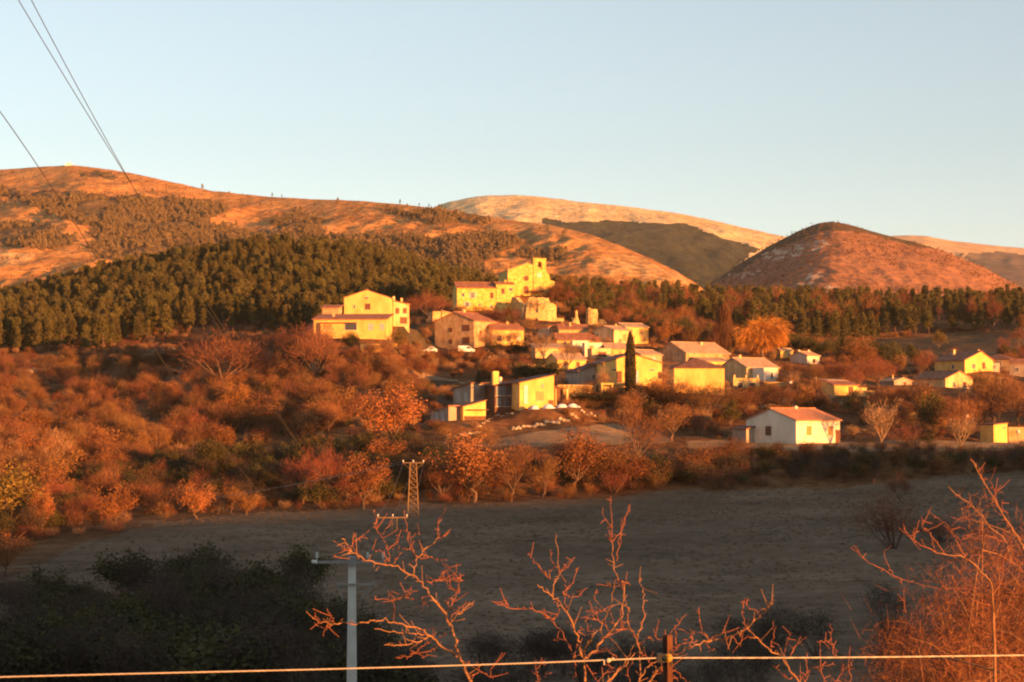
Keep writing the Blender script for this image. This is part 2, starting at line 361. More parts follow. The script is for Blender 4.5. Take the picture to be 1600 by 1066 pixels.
        if kind in ('shutter', 'orange', 'door'):
            nn = max(3, int(h/.3))
            for x0, x1 in ((-w/2, -.015), (.015, w/2)):
                p = MB().box(x0, x1, -.045, .04, 0, h)
                for i in range(nn):
                    zz = h*(i+.5)/nn; p.box(x0+.045, x1-.045, -.065, -.044, zz-.04, zz+.04)
                p.xform(TT); p.build('door_leaf' if kind == 'door' else 'shutter_leaf', M[mats[kind]], fo)
        else:
            p.box(-w/2, w/2, -.02, .04, 0, h); p.xform(TT); p.build('pane', M[mats[kind]], fo)
            if kind in ('glass', 'pale', 'open', 'doorg') and w > .6:
                q = MB().box(-.03, .03, -.05, -.022, 0, h)
                if h > 1.2: q.box(-w/2, -.03, -.05, -.022, h*.6, h*.6+.05).box(.03, w/2, -.05, -.022, h*.6, h*.6+.05)
                q.xform(TT); q.build('glazing_bar', M['frame'], fo)
            if kind == 'open':
                for sg in (-1, 1):
                    x0 = sg*(w/2+t+.02); x1 = sg*(w/2+t+w*.5); q = MB().box(min(x0, x1), max(x0, x1), -.05, -.01, 0, h)
                    q.xform(TT); q.build('shutter_leaf', M['shutter_grey'], fo)
        if kind not in ('door', 'doorg', 'slit', 'hole'):
            q = MB().box(-w/2-.15, w/2+.15, -.13, .04, -.1, -.003); q.xform(TT); q.build('sill', M['frame'], fo)
    def part(s, mb, name, m, parent=None, T=None):
        mb.xform(T if T is not None else s.T); return mb.build(name, M[m], parent or s.root)

# ---- white house in front of the village, gable in the shade on its left
B = Building('white_house', 'low white house with an orange tiled roof and grey shaded gable above the dark bank', 'house', 1237, 692, 306)
B.block(1239, 692, 10.4, 10.6, 3.6, 40, 'gable_x', 1.75, 'white', 'roof_light', wins=[
    ('l', -.5, 1.25, 1.0, 1.35, 'shutter'), ('f', -2.2, 1.3, .95, 1.35, 'orange'), ('f', 2.9, 1.25, .95, 1.35, 'orange'),
    ('f', -2.2, 3.1, .2, .15, 'slit'), ('f', 1.0, 2.9, .2, .15, 'slit'), ('f', -1.1, .8, .2, .15, 'slit'), ('f', 4.6, 0, .8, 2.0, 'door')],
    chims=[(.6, 0, 5.3, .35, 'white', .5), (4.2, 1.8, 4.6, .6, 'whitegrey', .45)])
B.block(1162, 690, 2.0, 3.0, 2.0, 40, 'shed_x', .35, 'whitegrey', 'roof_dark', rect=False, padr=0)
# ---- modern house with long mono-pitch roof
B = Building('modern_house', 'modern house with a rising mono-pitch roof, brown glazed centre and tall square chimney', 'house', 800, 636, 336)
B.block(826, 636, 6.3, 9, 4.15, 18, 'shed_x', 1.35, 'yellow', 'roof_dark', wins=[
    ('f', -2.0, .6, .62, 3.1, 'pale'), ('f', .55, 1.1, 1.2, 1.5, 'orange'), ('f', 1.05, 3.3, .25, .7, 'slit'), ('f', 2.6, 0, .7, 1.1, 'door')], name='wall')
B.block(781, 636, 4.1, 7, 3.7, 18, 'shed_x', .5, 'wood', 'roof_dark', D=338, wins=[
    ('f', -1.4, 2.0, .9, 1.6, 'brown'), ('f', -.3, 2.0, .9, 1.6, 'brown'), ('f', .8, 2.0, .9, 1.6, 'brown'), ('f', -1.3, .1, 1.0, 1.5, 'brown'), ('f', 0, .1, 1.0, 1.5, 'brown'), ('f', 1.2, .1, .9, 1.5, 'brown')],
    chims=[(-1.7, -2.6, 4.9, 1.1, 'yellow', 1.05), (.6, 1.5, 4.6, .5, 'white', .45)], padr=3)
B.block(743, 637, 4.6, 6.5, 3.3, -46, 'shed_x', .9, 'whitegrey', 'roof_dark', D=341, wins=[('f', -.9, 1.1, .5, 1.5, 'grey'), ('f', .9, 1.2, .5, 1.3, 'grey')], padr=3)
B.block(863, 634, 2.3, 5, 3.0, 18, 'shed_nx', .4, 'wood', 'roof_dark', D=339, padr=2)
for cx_, cw_ in ((1.5, .32), (-.6, .2)): B.part(MB().cbox((cx_, -3.6, 1.4), cw_, cw_, 3.1), 'column', 'cream')
T = B.block(704, 661, 4.7, 5.2, 1.9, -46, 'shed_x', .9, 'whitegrey', 'roof', D=330, wins=[('f', -.6, .5, .45, 1.1, 'grey'), ('f', .9, .5, .45, 1.1, 'grey')], padr=3)
B.block(736, 657, 4.1, 3.4, 2.3, 22, 'shed_x', 1.05, 'yellow', 'roof', D=329, over=.2, padr=3)
q = MB().box(-1.2, 2.1, -3.0, -1.72, 1.75, 1.9).box(-1.9, 2.05, -1.78, -1.705, -.3, .75); B.part(q, 'door_canopy', 'wood')
# ---- gabled yellow house behind the cypress
B = Building('gabled_house', 'pale yellow house with a broad front gable and lean-to, behind the dark cypress', 'house', 970, 603, 352)
B.block(975, 603, 11.0, 11, 4.05, 14, 'gable_y', 1.6, 'yellow', 'roof', wins=[
    ('f', -.2, .5, 2.4, 2.1, 'pale'), ('f', -2.6, .5, .8, 2.0, 'shutter'), ('f', -3.6, 2.7, .75, .22, 'slit'), ('f', 3.6, 2.7, .75, .22, 'slit'), ('f', 5.1, 1.2, .5, 1.2, 'shutter'),
    ('l', 2.0, 1.2, .8, 1.0, 'grey')])
B.block(911, 603, 4.2, 8.5, 2.6, 14, 'shed_x', 1.4, 'whitegrey', 'roof_dark', D=354, wins=[('f', .8, 1.2, .5, .8, 'slit')], padr=3)
q = MB()
for k in range(5):
    q.box(-5.9+k*1.85, -5.6+k*1.85, -7.4, -7.0, -2.2, .1)
q.box(-6.0, 1.9, -7.45, -6.95, .103, .4).box(-5.9, 1.7, -6.9, -5.7, -3, -.2)
B.part(q, 'terrace_arcade', 'yellow', T=Rz(R(14)))
# ---- yellow block with hipped roof
B = Building('hip_roofed_house', 'big plain yellow block with a hipped brown roof right of the cypress', 'house', 1088, 617, 364)
B.block(1087, 617, 9.5, 9.5, 4.9, 3, 'hip', 2.0, 'yellow', 'roof_dark', deep=5, over=.25, wins=[('r', -2, 2.4, .5, .9, 'shutter')])
# ---- long farmhouse behind it
B = Building('long_farmhouse', 'long pinkish farmhouse with pale tiles rising behind the yellow hip-roofed block', 'house', 1083, 580, 430)
B.block(1083, 580, 13.0, 10, 3.9, 36, 'gable_x', 2.4, 'tan', 'roof_pale', deep=5, wins=[
    ('f', -4, 1.4, .7, 1.0, 'shutter'), ('f', -.5, 1.3, .7, 1.1, 'open'), ('f', 4, 1.2, .8, 1.2, 'shutter'), ('l', 2.5, 3.2, .5, .6, 'slit')], chims=[(1.5, -1, 5.6, .7, 'cream')])
B.block(1112, 584, 7.5, 3.5, 2.6, 36, 'shed_y', .8, 'yellow', 'roof_pale', D=423, wins=[('f', -2, 1, .6, 1, 'glass'), ('f', 0.6, 0, .9, 2.0, 'door')], padr=2)
# ---- house left of the stone terrace
B = Building('low_tiled_house', 'low cream house with a wide pale tiled roof above the stone terrace', 'house', 1172, 597, 394)
B.block(1170, 597, 8.6, 8.6, 2.9, 34, 'gable_x', 1.9, 'cream', 'roof_pale', wins=[('f', -1.6, 1, .7, 1.1, 'shutter'), ('f', 1.4, .1, .8, 1.9, 'door')], chims=[(-2.5, 0, 4.7, .6, 'cream')])
B.block(1195, 599, 3.6, 3.6, 3.0, 34, 'flat', 0, 'white', None, D=388, wins=[('f', .3, 1, .5, 1.1, 'glass')], padr=2)
# ---- stone terrace with arches
B = Building('stone_terrace', 'sunlit rubble stone terrace with dark openings below the low tiled house', 'terrace', 1163, 607, 380)
T = B.block(1163, 607, 5.4, 3, 1.9, 10, 'flat', 0, 'rubble', None, deep=3, wins=[('f', -1.3, 0, 1.0, 1.1, 'hole'), ('f', 1.2, .1, 1.2, 1.0, 'hole')], padr=3)  # black panes stand for the shade inside the openings
for cx_ in (-2.4, 0, 2.4): B.part(MB().cbox((cx_, -1.2, 2.2), .3, .3, .9), 'pillar', 'cream')
# ---- small cottages up the slope under the pines
B = Building('tiny_cottage', 'tiny sunlit yellow cottage below the orange willow', 'house', 1226, 559, 462)
B.block(1226, 559, 3.1, 3, 1.6, 12, 'gable_x', .5, 'yellow', 'roof_pale', wins=[('f', .5, .4, .5, .7, 'slit')], padr=3)
B = Building('white_cottage', 'small white cottage with grey shaded left wall under the dark pines', 'house', 1258, 572, 452)
B.block(1258, 573, 4.6, 5.0, 2.5, 42, 'gable_x', .9, 'white', 'roof_pale', wins=[('f', .2, .9, .6, .8, 'shutter')], chims=[(-1.8, .5, 3.0, .7, 'white', .5), (1.2, 0, 3.2, .6, 'white', .4)])
# ---- low roof beside the utility pole
B = Building('low_outbuilding', 'low yellowish outbuilding with a flat brown roof right of the utility pole', 'outbuilding', 1318, 617, 352)
B.block(1315, 617, 4.6, 4.2, 1.7, 14, 'shed_y', .7, 'yellow', 'roof', wins=[('f', .9, 0, .7, 1.4, 'door')], padr=3)
B.block(1337, 616, 3.2, 2.6, 1.1, 14, 'flat', 0, 'rubble', None, padr=2, name='rubble_wall')
B.block(1302, 604, 3.6, 3.6, 1.0, 14, 'shed_y', .3, 'yellow', 'roof_pale', D=364, padr=0, rect=False)
# ---- right group
B = Building('small_flat_shed', 'small shaded shed with a bright roof edge left of the right-hand houses', 'shed', 1400, 606, 396)
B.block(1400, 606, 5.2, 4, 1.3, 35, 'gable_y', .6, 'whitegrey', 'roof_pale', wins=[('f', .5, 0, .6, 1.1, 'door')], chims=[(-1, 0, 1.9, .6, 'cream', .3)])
B = Building('upper_village_house', 'upper house of the right-hand group with a bright asymmetric gable', 'house', 1508, 584, 416)
B.block(1506, 584, 8.4, 9.0, 2.8, 32, 'gable_y', 1.9, 'yellow', 'roof', lean=.15, deep=5, wins=[('f', -1.6, 1.1, .8, .9, 'glass'), ('f', 1.4, 1.0, .7, 1.3, 'shutter'), ('l', 1, 1, .6, .8, 'slit')],
    chims=[(-1.5, 1.5, 4.3, .7, 'cream'), (.6, -3.8, 4.5, .4, 'cream', .4)])
B.block(1540, 580, 3.6, 5, 1.6, 32, 'flat', 0, 'whitegrey', None, D=417, wins=[('f', 0, .4, .9, .9, 'glass')], padr=2)
B = Building('lower_village_house', 'lower house of the right-hand group with a sunlit gable half hidden by bare trees', 'house', 1472, 612, 398)
B.block(1472, 612, 8.0, 9.5, 2.6, 34, 'gable_y', 1.5, 'cream', 'roof', deep=5, wins=[('f', -1.5, .9, .7, 1.0, 'glass'), ('f', 1.6, .8, .7, 1.1, 'shutter'), ('l', 0, .9, .6, .9, 'slit')])
B = Building('brown_roofed_house', 'house with a long low brown roof and walls in shade beyond the bare trees', 'house', 1563, 578, 432)
B.block(1562, 578, 6.5, 7, 2.2, -30, 'hip', 1.3, 'tan', 'roof_dark', wins=[('f', -1, .8, .8, 1.0, 'glass'), ('f', 1, .8, .8, 1.0, 'glass')])
B = Building('pale_edge_house', 'pinkish grey house cut by the right edge of the picture', 'house', 1600, 590, 420)
B.block(1603, 590, 6.5, 6, 3.0, -20, 'gable_x', .9, 'whitegrey', 'roof', wins=[('f', -1.6, 1.2, .7, .9, 'glass'), ('f', .8, 1.2, .7, .9, 'glass')])
B = Building('small_outhouse', 'small cubic outhouse with a grey side and bright front above the red hedge', 'outhouse', 1553, 692, 306)
B.block(1553, 691, 3.3, 2.7, 2.75, 36, 'shed_x', .25, 'yellow', 'roof_dark', over=.15, wins=[('f', .9, 2.2, .5, .18, 'slit')])
B = Building('retaining_wall', 'sunlit tan retaining wall running right from the small outhouse', 'wall', 1625, 690, 308)
B.block(1625, 692, 10.5, .5, 2.4, 4, 'flat', 0, 'tan', None, rect=True, padr=3)
# ---- two-storey pair under the ruins
B = Building('two_storey_house', 'two-storey cream house with four shuttered windows, top right of the village', 'house', 990, 536, 448)
B.block(985, 537, 6.2, 6.2, 3.7, 26, 'gable_x', .9, 'yellow', 'roof_pale', wins=[('f', -1.6, 2.3, .7, .9, 'orange'), ('f', 1.1, 2.2, .7, 1.0, 'orange'), ('f', -1.2, .1, 1.1, 1.5, 'orange'), ('f', 1.6, .2, .9, 1.2, 'orange')])
B = Building('shaded_side_house', 'house with a lilac-grey shaded side wall joined to the two-storey house', 'house', 958, 538, 440)
B.block(957, 538, 5.6, 6.6, 3.1, 42, 'gable_x', .9, 'cream', 'roof_pale', wins=[('l', 1.5, .3, .7, 1.5, 'glass'), ('l', -2, 1.8, .4, .5, 'slit'), ('f', .6, .6, .8, 1.6, 'orange')], chims=[(1.0, 0, 3.8, .7, 'cream', .35)])
# ---- stone house and small roofs in the middle
B = Building('stone_village_house', 'rough stone house with three windows under a wide brown roof below the bastion', 'house', 890, 530, 456)
B.block(893, 530, 7.0, 6, 2.2, 8, 'gable_x', 1.1, 'rubble', 'roof', wins=[('f', -2, .7, .6, .8, 'glass'), ('f', .6, .7, .6, .8, 'glass'), ('f', 2.2, .6, .6, .9, 'glass')], chims=[(-.5, -1, 2.8, .9, 'cream', .4), (-2, 1, 3.1, .6, 'cream', .35)])
B.block(858, 528, 3, 5, 2.1, -35, 'shed_x', .4, 'whitegrey', 'roof', D=458, padr=2)
B = Building('broad_roofed_house', 'low house with a broad brown roof and thin bright wall below the stone house', 'house', 893, 541, 440)
B.block(897, 541, 9.0, 6.0, 1.3, 6, 'gable_x', 1.5, 'yellow', 'roof', wins=[('f', -2.5, .3, .6, .7, 'glass'), ('f', 2, .2, .6, .8, 'glass')])
B = Building('white_terrace_house', 'small bright white house with an arched opening in the middle of the village', 'house', 926, 550, 425)
B.block(925, 550, 3.9, 3.5, 1.9, 8, 'flat', 0, 'white', None, wins=[('f', -.4, .2, .8, 1.0, 'orange')])
B.block(905, 541, 3.6, 3, 1.1, 8, 'flat', 0, 'white', None, D=432, padr=2)
B = Building('balcony_house', 'cream house with a brown balcony opening below the small white house', 'house', 938, 562, 415)
B.block(936, 562, 4.2, 4, 2.3, 12, 'flat', 0, 'cream', None, wins=[('f', .2, .5, 1.6, 1.0, 'shutter')])
q = MB()
for i in range(7): q.box(-1.1+i*.36, -1.05+i*.36, -2.6, -2.55, .3, 1.0)
q.box(-1.15, 1.15, -2.63, -2.53, 1.003, 1.08).box(-1.2, 1.2, -2.65, -2.003, .12, .25); B.part(q, 'balcony', 'wood')
B = Building('row_house', 'long cream row house with a sloping orange-brown roof above the gabled house', 'house', 963, 561, 425)
B.block(964, 561, 6.4, 6, 2.1, 12, 'gable_x', 1.2, 'yellow', 'roof_pale', wins=[('f', -2, .6, .6, 1, 'orange'), ('f', 0, .6, .6, 1, 'orange'), ('f', 2, .5, .6, 1, 'shutter')])
B = Building('dormer_house', 'small pink-roofed house with a grey dormer window right of the cypress top', 'house', 1006, 573, 404)
B.block(1003, 573, 5.6, 6.5, 2.4, 34, 'gable_x', 1.0, 'tan', 'roof_pale', wins=[('f', .7, .9, .8, 1.0, 'grey'), ('f', -1.2, .9, .5, .7, 'slit')])
B = Building('shadow_roof_house', 'low house showing a broad orange roof left of the gabled house', 'house', 882, 577, 408)
B.block(884, 577, 6.5, 7, 1.9, 20, 'gable_x', 1.3, 'yellow', 'roof_pale', wins=[('f', -1.5, .5, .6, .9, 'shutter'), ('f', 1.4, .5, .6, .9, 'shutter')])
B = Building('garden_house', 'cream house partly hidden behind the two bare village trees', 'house', 853, 562, 420)
B.block(856, 561, 6.5, 5, 2.3, 10, 'shed_y', 1.0, 'cream', 'roof_pale', wins=[('f', -1.5, .5, .8, 1.3, 'glass'), ('f', 1.2, .6, .7, 1, 'orange')])
# ---- big tan house left of centre
B = Building('tan_gable_house', 'big tan house with four small windows and a roof sloping down to the right', 'house', 735, 547, 436)
B.block(728, 547, 9.5, 10.6, 6.4, 58, 'gable_x', 2.0, 'tan', 'roof', deep=5, wins=[
    ('l', -1.0, 3.9, .75, .9, 'shutter'), ('l', 3.2, 4.0, 1.7, 1.4, 'shutter'), ('l', -1.0, 1.2, .75, 1.0, 'shutter'), ('l', 3.2, 1.2, 1.6, 1.4, 'shutter'), ('f', -2, 3, .8, 1.2, 'shutter'), ('f', 2, 3, .8, 1.2, 'shutter')],
    chims=[(-1, 0, 8.2, .8, 'cream')])
B.block(786, 541, 7.5, 7, 3.6, 20, 'gable_x', 1.3, 'yellow', 'roof', wins=[('f', -2.2, 1, .8, 1.2, 'shutter'), ('f', .2, 1, .8, 1.2, 'shutter'), ('f', 2.4, 1.3, .7, .9, 'glass')], chims=[(1, 0, 4.7, .7, 'cream', .4)], padr=4)
B = Building('ruined_wall_house', 'bright ruined rubble walls left of the long house below the church', 'ruin', 690, 505, 462)
B.block(682, 505, 3.2, 4, 2.6, 20, 'flat', 0, 'rubble', None, padr=3)
B.block(702, 503, 4.2, 3, 1.6, 14, 'shed_nx', .9, 'rubble', 'roof_pale', padr=2)
# ---- left pair of houses
B = Building('tall_gable_house', 'tall pale yellow house with a wide gable and one brown window above the porch roof', 'house', 580, 514, 424)
B.block(578, 514, 10.0, 11, 6.6, -3, 'gable_y', 1.65, 'yellow', 'roof', over=.2, deep=5, wins=[('f', .2, 4.0, 1.0, 1.25, 'shutter'), ('f', -2.7, 4.3, .3, .7, 'slit'), ('f', -.1, 6.4, .9, .3, 'slit')])
B.block(623, 511, 3.6, 5.2, 4.9, 16, 'shed_nx', .7, 'cream', 'roof', D=427, wins=[('f', -.9, 2.8, .7, 1.2, 'shutter'), ('f', .8, 2.9, .7, 1.1, 'shutter'), ('f', .5, .6, 1.4, 1.4, 'shutter')],
    chims=[(-1.5, -1.5, 5.6, .9, 'cream', .45), (.4, -1.0, 5.1, 1.1, 'cream', .45)], padr=3)
B = Building('porch_house', 'long yellow house with a clay mono-pitch roof and a dark open porch', 'house', 552, 531, 402)
B.block(552, 531, 15.3, 7.5, 4.1, -6, 'shed_y', 1.3, 'yellow', 'roof', over=.4, deep=5, wins=[
    ('f', .2, 1.9, 2.5, 1.35, 'dark'), ('f', 4.4, 1.9, .95, 1.2, 'grey'), ('f', 6.8, 2.0, .75, 1.1, 'grey'), ('f', -4.6, 1.9, 1.6, 1.2, 'orange')], chims=[(-4.2, 0, 4.9, .5, 'cream', .4)])  # wide dark pane stands for the shade inside the open porch
q = MB().box(-6.3, 1.5, -4.35, -3.752, 3.3, 3.5).box(-6.5, -6.2, -4.3, -3.76, -1.0, 3.297); B.part(q, 'porch_beam', 'wood')
B = Building('shed_behind', 'small shed with a clay roof in shade behind the porch house', 'shed', 518, 492, 470)
B.block(519, 493, 4.2, 3, 1.8, -10, 'shed_y', .7, 'tan', 'roof')
B = Building('garden_wall', 'plain orange retaining wall in front of the porch house', 'wall', 589, 552, 386)
B.block(592, 552, 7.4, .6, 1.75, -4, 'flat', 0, 'yellow', None, padr=4, rect=False)
# ---- long house beside the church
B = Building('presbytery', 'long two-storey yellow stone house with brown tiled roof left of the church', 'house', 742, 488, 484)
B.block(742, 489, 10.3, 8, 6.1, 10, 'gable_x', 1.5, 'stone', 'roof', deep=6, wins=[
    ('f', -3.6, 3.9, .6, .8, 'glass'), ('f', -1.2, 3.6, .8, 1.3, 'open'), ('f', 3.7, 3.5, .7, 1.4, 'shutter'), ('f', -2.6, 1.4, .8, 1.1, 'open'), ('f', .6, 1.6, .45, .5, 'slit'), ('f', 3.6, 1.0, .5, .7, 'slit')])
B.block(786, 484, 4.6, 7, 6.2, 10, 'gable_x', .6, 'stone', 'roof', D=484.6, deep=6, wins=[('f', -.6, 3.8, .6, 1.3, 'shutter'), ('f', 1.4, 4.6, .8, .7, 'glass')], padr=3, chims=[(.6, 0, 6.9, .4, 'stone', .35)])
# ---- the church
B = Building('church', 'yellow stone hilltop church with round window, arched door and square bell tower', 'church', 820, 463, 490)
CR = 10
B.block(816, 463, 10.2, 15, 6.2, CR, 'gable_y', 1.85, 'stone', 'roof_pale', over=.12, deep=7, D=497, padr=8)
Tn = B.T
def disc(r, y0, y1, cx, cz, n=20, z0=None): return [(cx+r*math.cos(2*math.pi*k/n), cz+r*math.sin(2*math.pi*k/n)) for k in range(n)]
q = MB(); rr = .72; cx, cz = -.35, 4.15
out = disc(rr+.14, 0, 0, cx, cz); inn = disc(rr, 0, 0, cx, cz); n = 20
vs = [(p[0], -7.62, p[1]) for p in out] + [(p[0], -7.62, p[1]) for p in inn] + [(p[0], -7.45, p[1]) for p in out] + [(p[0], -7.45, p[1]) for p in inn]
fs = []
for k in range(n):
    k2 = (k+1) % n; fs += [(k, k2, n+k2, n+k), (k, 2*n+k, 2*n+k2, k2), (n+k, n+k2, 3*n+k2, 3*n+k)]
q.add(vs, fs); rw = B.part(q, 'round_window', 'stone', T=Tn)
q = MB().prism(disc(rr, 0, 0, cx, cz), 'y', -7.53, -7.46); B.part(q, 'pane', 'shutter', rw, T=Tn)
arch = [(cx-.02-.65, 0), (cx-.02+.65, 0), (cx+.63, 1.6)] + [(cx-.02+.65*math.cos(a), 1.6+.65*math.sin(a)) for a in np.linspace(.2, math.pi-.2, 7)] + [(cx-.67, 1.6)]
q = MB().prism(arch, 'y', -7.6, -7.46); dr = B.part(q, 'door', 'shutter', T=Tn)
q = MB().box(cx-.9, cx-.69, -7.65, -7.46, 0, 1.75).box(cx+.66, cx+.87, -7.65, -7.46, 0, 1.75).box(cx-.9, cx+.87, -8.4, -7.46, -.35, -.02); B.part(q, 'door_surround', 'stone', dr, T=Tn)
# bell tower with a real opening
c = Vector(P(841.5, 463, 491.6) - B.o); Tt = Matrix.Translation(c) @ Rz(R(CR)); PADS.append((*P(841.5, 463, 492), 6, 13))
W = 1.65; q = MB().box(-W, W, -W, W, -7, 6.35)
q.box(-W, -.55, -W, W, 6.353, 9.5).box(.55, W, -W, W, 6.353, 9.5).box(-.547, .547, -W, W, 6.353, 6.6)
ar = [(.547, 8.3), (.547, 9.5), (-.547, 9.5), (-.547, 8.3)] + [(.547*math.cos(a), 8.3+.547*math.sin(a)) for a in np.linspace(math.pi-.3, .3, 6)]
q.prism(ar, 'y', -W+.003, W-.003)
bt = B.part(q, 'bell_tower', 'stone', T=Tt)
q = MB().box(-W-.12, W+.12, -W-.12, W+.12, 9.503, 9.68); B.part(q, 'cornice', 'stone', bt, T=Tt)
q = MB()
for k, (r0, z0) in enumerate([(.1, 8.0), (.2, 7.9), (.25, 7.6), (.3, 7.3), (.42, 7.1)]): pass
q.tube([(0, 0, 8.05), (0, 0, 7.9), (0, 0, 7.55), (0, 0, 7.25), (0, 0, 7.1)], [.08, .22, .27, .33, .46], 12).tube([(-.55, 0, 8.1), (.55, 0, 8.1)], .07, 6)
B.part(q, 'bell', 'wood', bt, T=Tt)
q = MB().prism(disc(.68, 0, 0, -.1, 5.35, 24), 'y', -W-.08, -W-.003); ck = B.part(q, 'clock_face', 'white', bt, T=Tt)
q = MB().box(-.12, -.06, -W-.11, -W-.083, 5.35, 5.85).box(-.1, .28, -W-.11, -W-.083, 5.32, 5.38); B.part(q, 'clock_hand', 'black', bt, T=Tt)
# buttress, right aisle and canopy
c = Vector(P(855, 463, 493.4) - B.o); Tb = Matrix.Translation(c) @ Rz(R(CR))
q = MB().prism([(-1.6, -7), (1.5, -7), (1.5, 3.7), (.3, 3.9), (.1, 5.2), (-.5, 5.8), (-.7, 6.6), (-1.6, 7.0)], 'y', -2.6, 8); B.part(q, 'buttress', 'stone', T=Tb)
q = MB().prism([(-2.4, 1.05), (1.0, 1.05), (.7, 1.35), (-2.1, 1.35)], 'y', -3.6, -1.6); B.part(q, 'porch_roof', 'roof', T=Tt)
# ---- bastion
def lumpy_wall(root, D, prof, depth, m, name, seed=1, amp=.25, rot=0, pxm=None, closed=False):
    """rough masonry mass: outline prof [(px, py)] top edge left to right, base py last arg"""
    pass
B = Building('church_bastion', 'rounded sunlit rubble bastion wall under the church with a bare tree before it', 'bastion', 840, 498, 476)
q = MB(); n = 26; top = []; base = []
for k in range(n+1):
    a = math.pi*(1 + k/n); r = 4.6
    hz = 3.0 + 1.2*math.sin(k/n*math.pi) + (1.0 if 8 < k < 19 else 0) + random.uniform(-.2, .2)
    rj = r + random.uniform(-.15, .15)
    base.append((math.cos(a)*(rj+.5), math.sin(a)*(rj*.62+.5), -5)); top.append((math.cos(a)*rj, math.sin(a)*rj*.62, hz))
mid = [tuple((np.array(b)*.4+np.array(t)*.6) + np.random.default_rng(i).normal(0, .12, 3)) for i, (b, t) in enumerate(zip(base, top))]
vs = base + mid + top + [(0, 2.5, 3.4), (0, 4, -5)]; N1 = n+1
fs = [(i, i+1, N1+i+1, N1+i) for i in range(n)] + [(N1+i, N1+i+1, 2*N1+i+1, 2*N1+i) for i in range(n)] + [(2*N1+i, 2*N1+i+1, 3*N1) for i in range(n)]
q.add(vs, fs); q.build('wall', M['rubble'], B.root); pad(840, 499, 476, 5)
q = MB().box(-3.0, 1.4, -3.4, -2.6, .0, 1.3); B.part(q, 'doorway', 'rubble', T=Matrix.Identity(4))
RECTS.append((808, 455, 870, 500, 476))
q = MB().prism([(-2.6, -5), (2.0, -5), (2.0, 3.0), (-.5, 5.2), (-2.6, 5.6)], 'y', 0, 1.2); q.xform(Matrix.Translation(Vector(P(808, 497, 480) - B.o)) @ Rz(R(-50))); q.build('side_wall', M['rubble'], B.root)
# ---- low garden walls
def gwall(px, py, D, w, h, rot, m, label):
    B = Building('garden_wall', label, 'wall', px, py, D); B.block(px, py, w, .45, h, rot, 'flat', 0, m, None, padr=2, rect=False, deep=2)
gwall(1213, 606, 372, 5.0, 1.0, 8, 'rubble', 'low sunlit stone wall between the stone terrace and the globe lamp')
gwall(1030, 603, 366, 3.6, 1.0, 14, 'tan', 'low tan wall between the gabled house and the hip-roofed block')
gwall(1352, 619, 350, 3.4, .9, -10, 'rubble', 'low rubble wall trailing right from the low outbuilding')
gwall(836, 577, 405, 4.0, .9, 6, 'cream', 'low cream wall beneath the fan-shaped bare tree')
gwall(872, 503, 468, 2.8, .8, 10, 'rubble', 'short stone wall right of the foot of the bastion')
gwall(1435, 655, 330, 6.5, 1.1, 16, 'rubble', 'long low sunlit wall behind the small dark tree at the right')
# ---- ruins
def ruin(name, label, px, py, D, w, h, taper, m='rubble', extra=None):
    B = Building(name, label, 'ruin', px, py, D); q = MB(); n = 14; lv = 5; vs = []
    for l in range(lv+1):
        t = l/lv
        for k in range(n):
            a = 2*math.pi*k/n; r = w/2*(1-taper*t)*random.uniform(.93, 1.06); vs.append((r*math.cos(a), r*math.sin(a), -3 + (h+3)*t + (random.uniform(-.35, .25) if l == lv else 0)))
    fs = [(l*n+k, l*n+(k+1) % n, (l+1)*n+(k+1) % n, (l+1)*n+k) for l in range(lv) for k in range(n)] + [tuple(lv*n+k for k in range(n))]
    q.add(vs, fs); q.build('masonry', M[m], B.root); pad(px, py, D, w*.6, 5); RECTS.append((px-w/2/B.m, py-h/B.m, px+w/2/B.m, py, D))
    if extra: extra(B)
    return B
ruin('ruined_tower', 'stubby round ruined tower glowing yellow above the two-storey house', 925, 508, 474, 3.5, 4.1, .22,
     extra=lambda B: MB().ball((2.3, .2, .2), 1.3, 9, 6, (1.1, .8, 1), .12).ball((3.6, .3, -.4), 1.0, 9, 6, (1.2, .8, .8), .12).build('fallen_masonry', M['rubble'], B.root))
ruin('ruin_stub', 'low ruin with a thin upright finger of wall left of the ruined tower', 899, 508, 472, 3.4, 1.6, .5,
     extra=lambda B: MB().tube([(.2, 0, 1.2), (.25, 0, 2.2), (.2, 0, 3.6)], [.5, .36, .28], 7).build('wall_finger', M['rubble'], B.root))
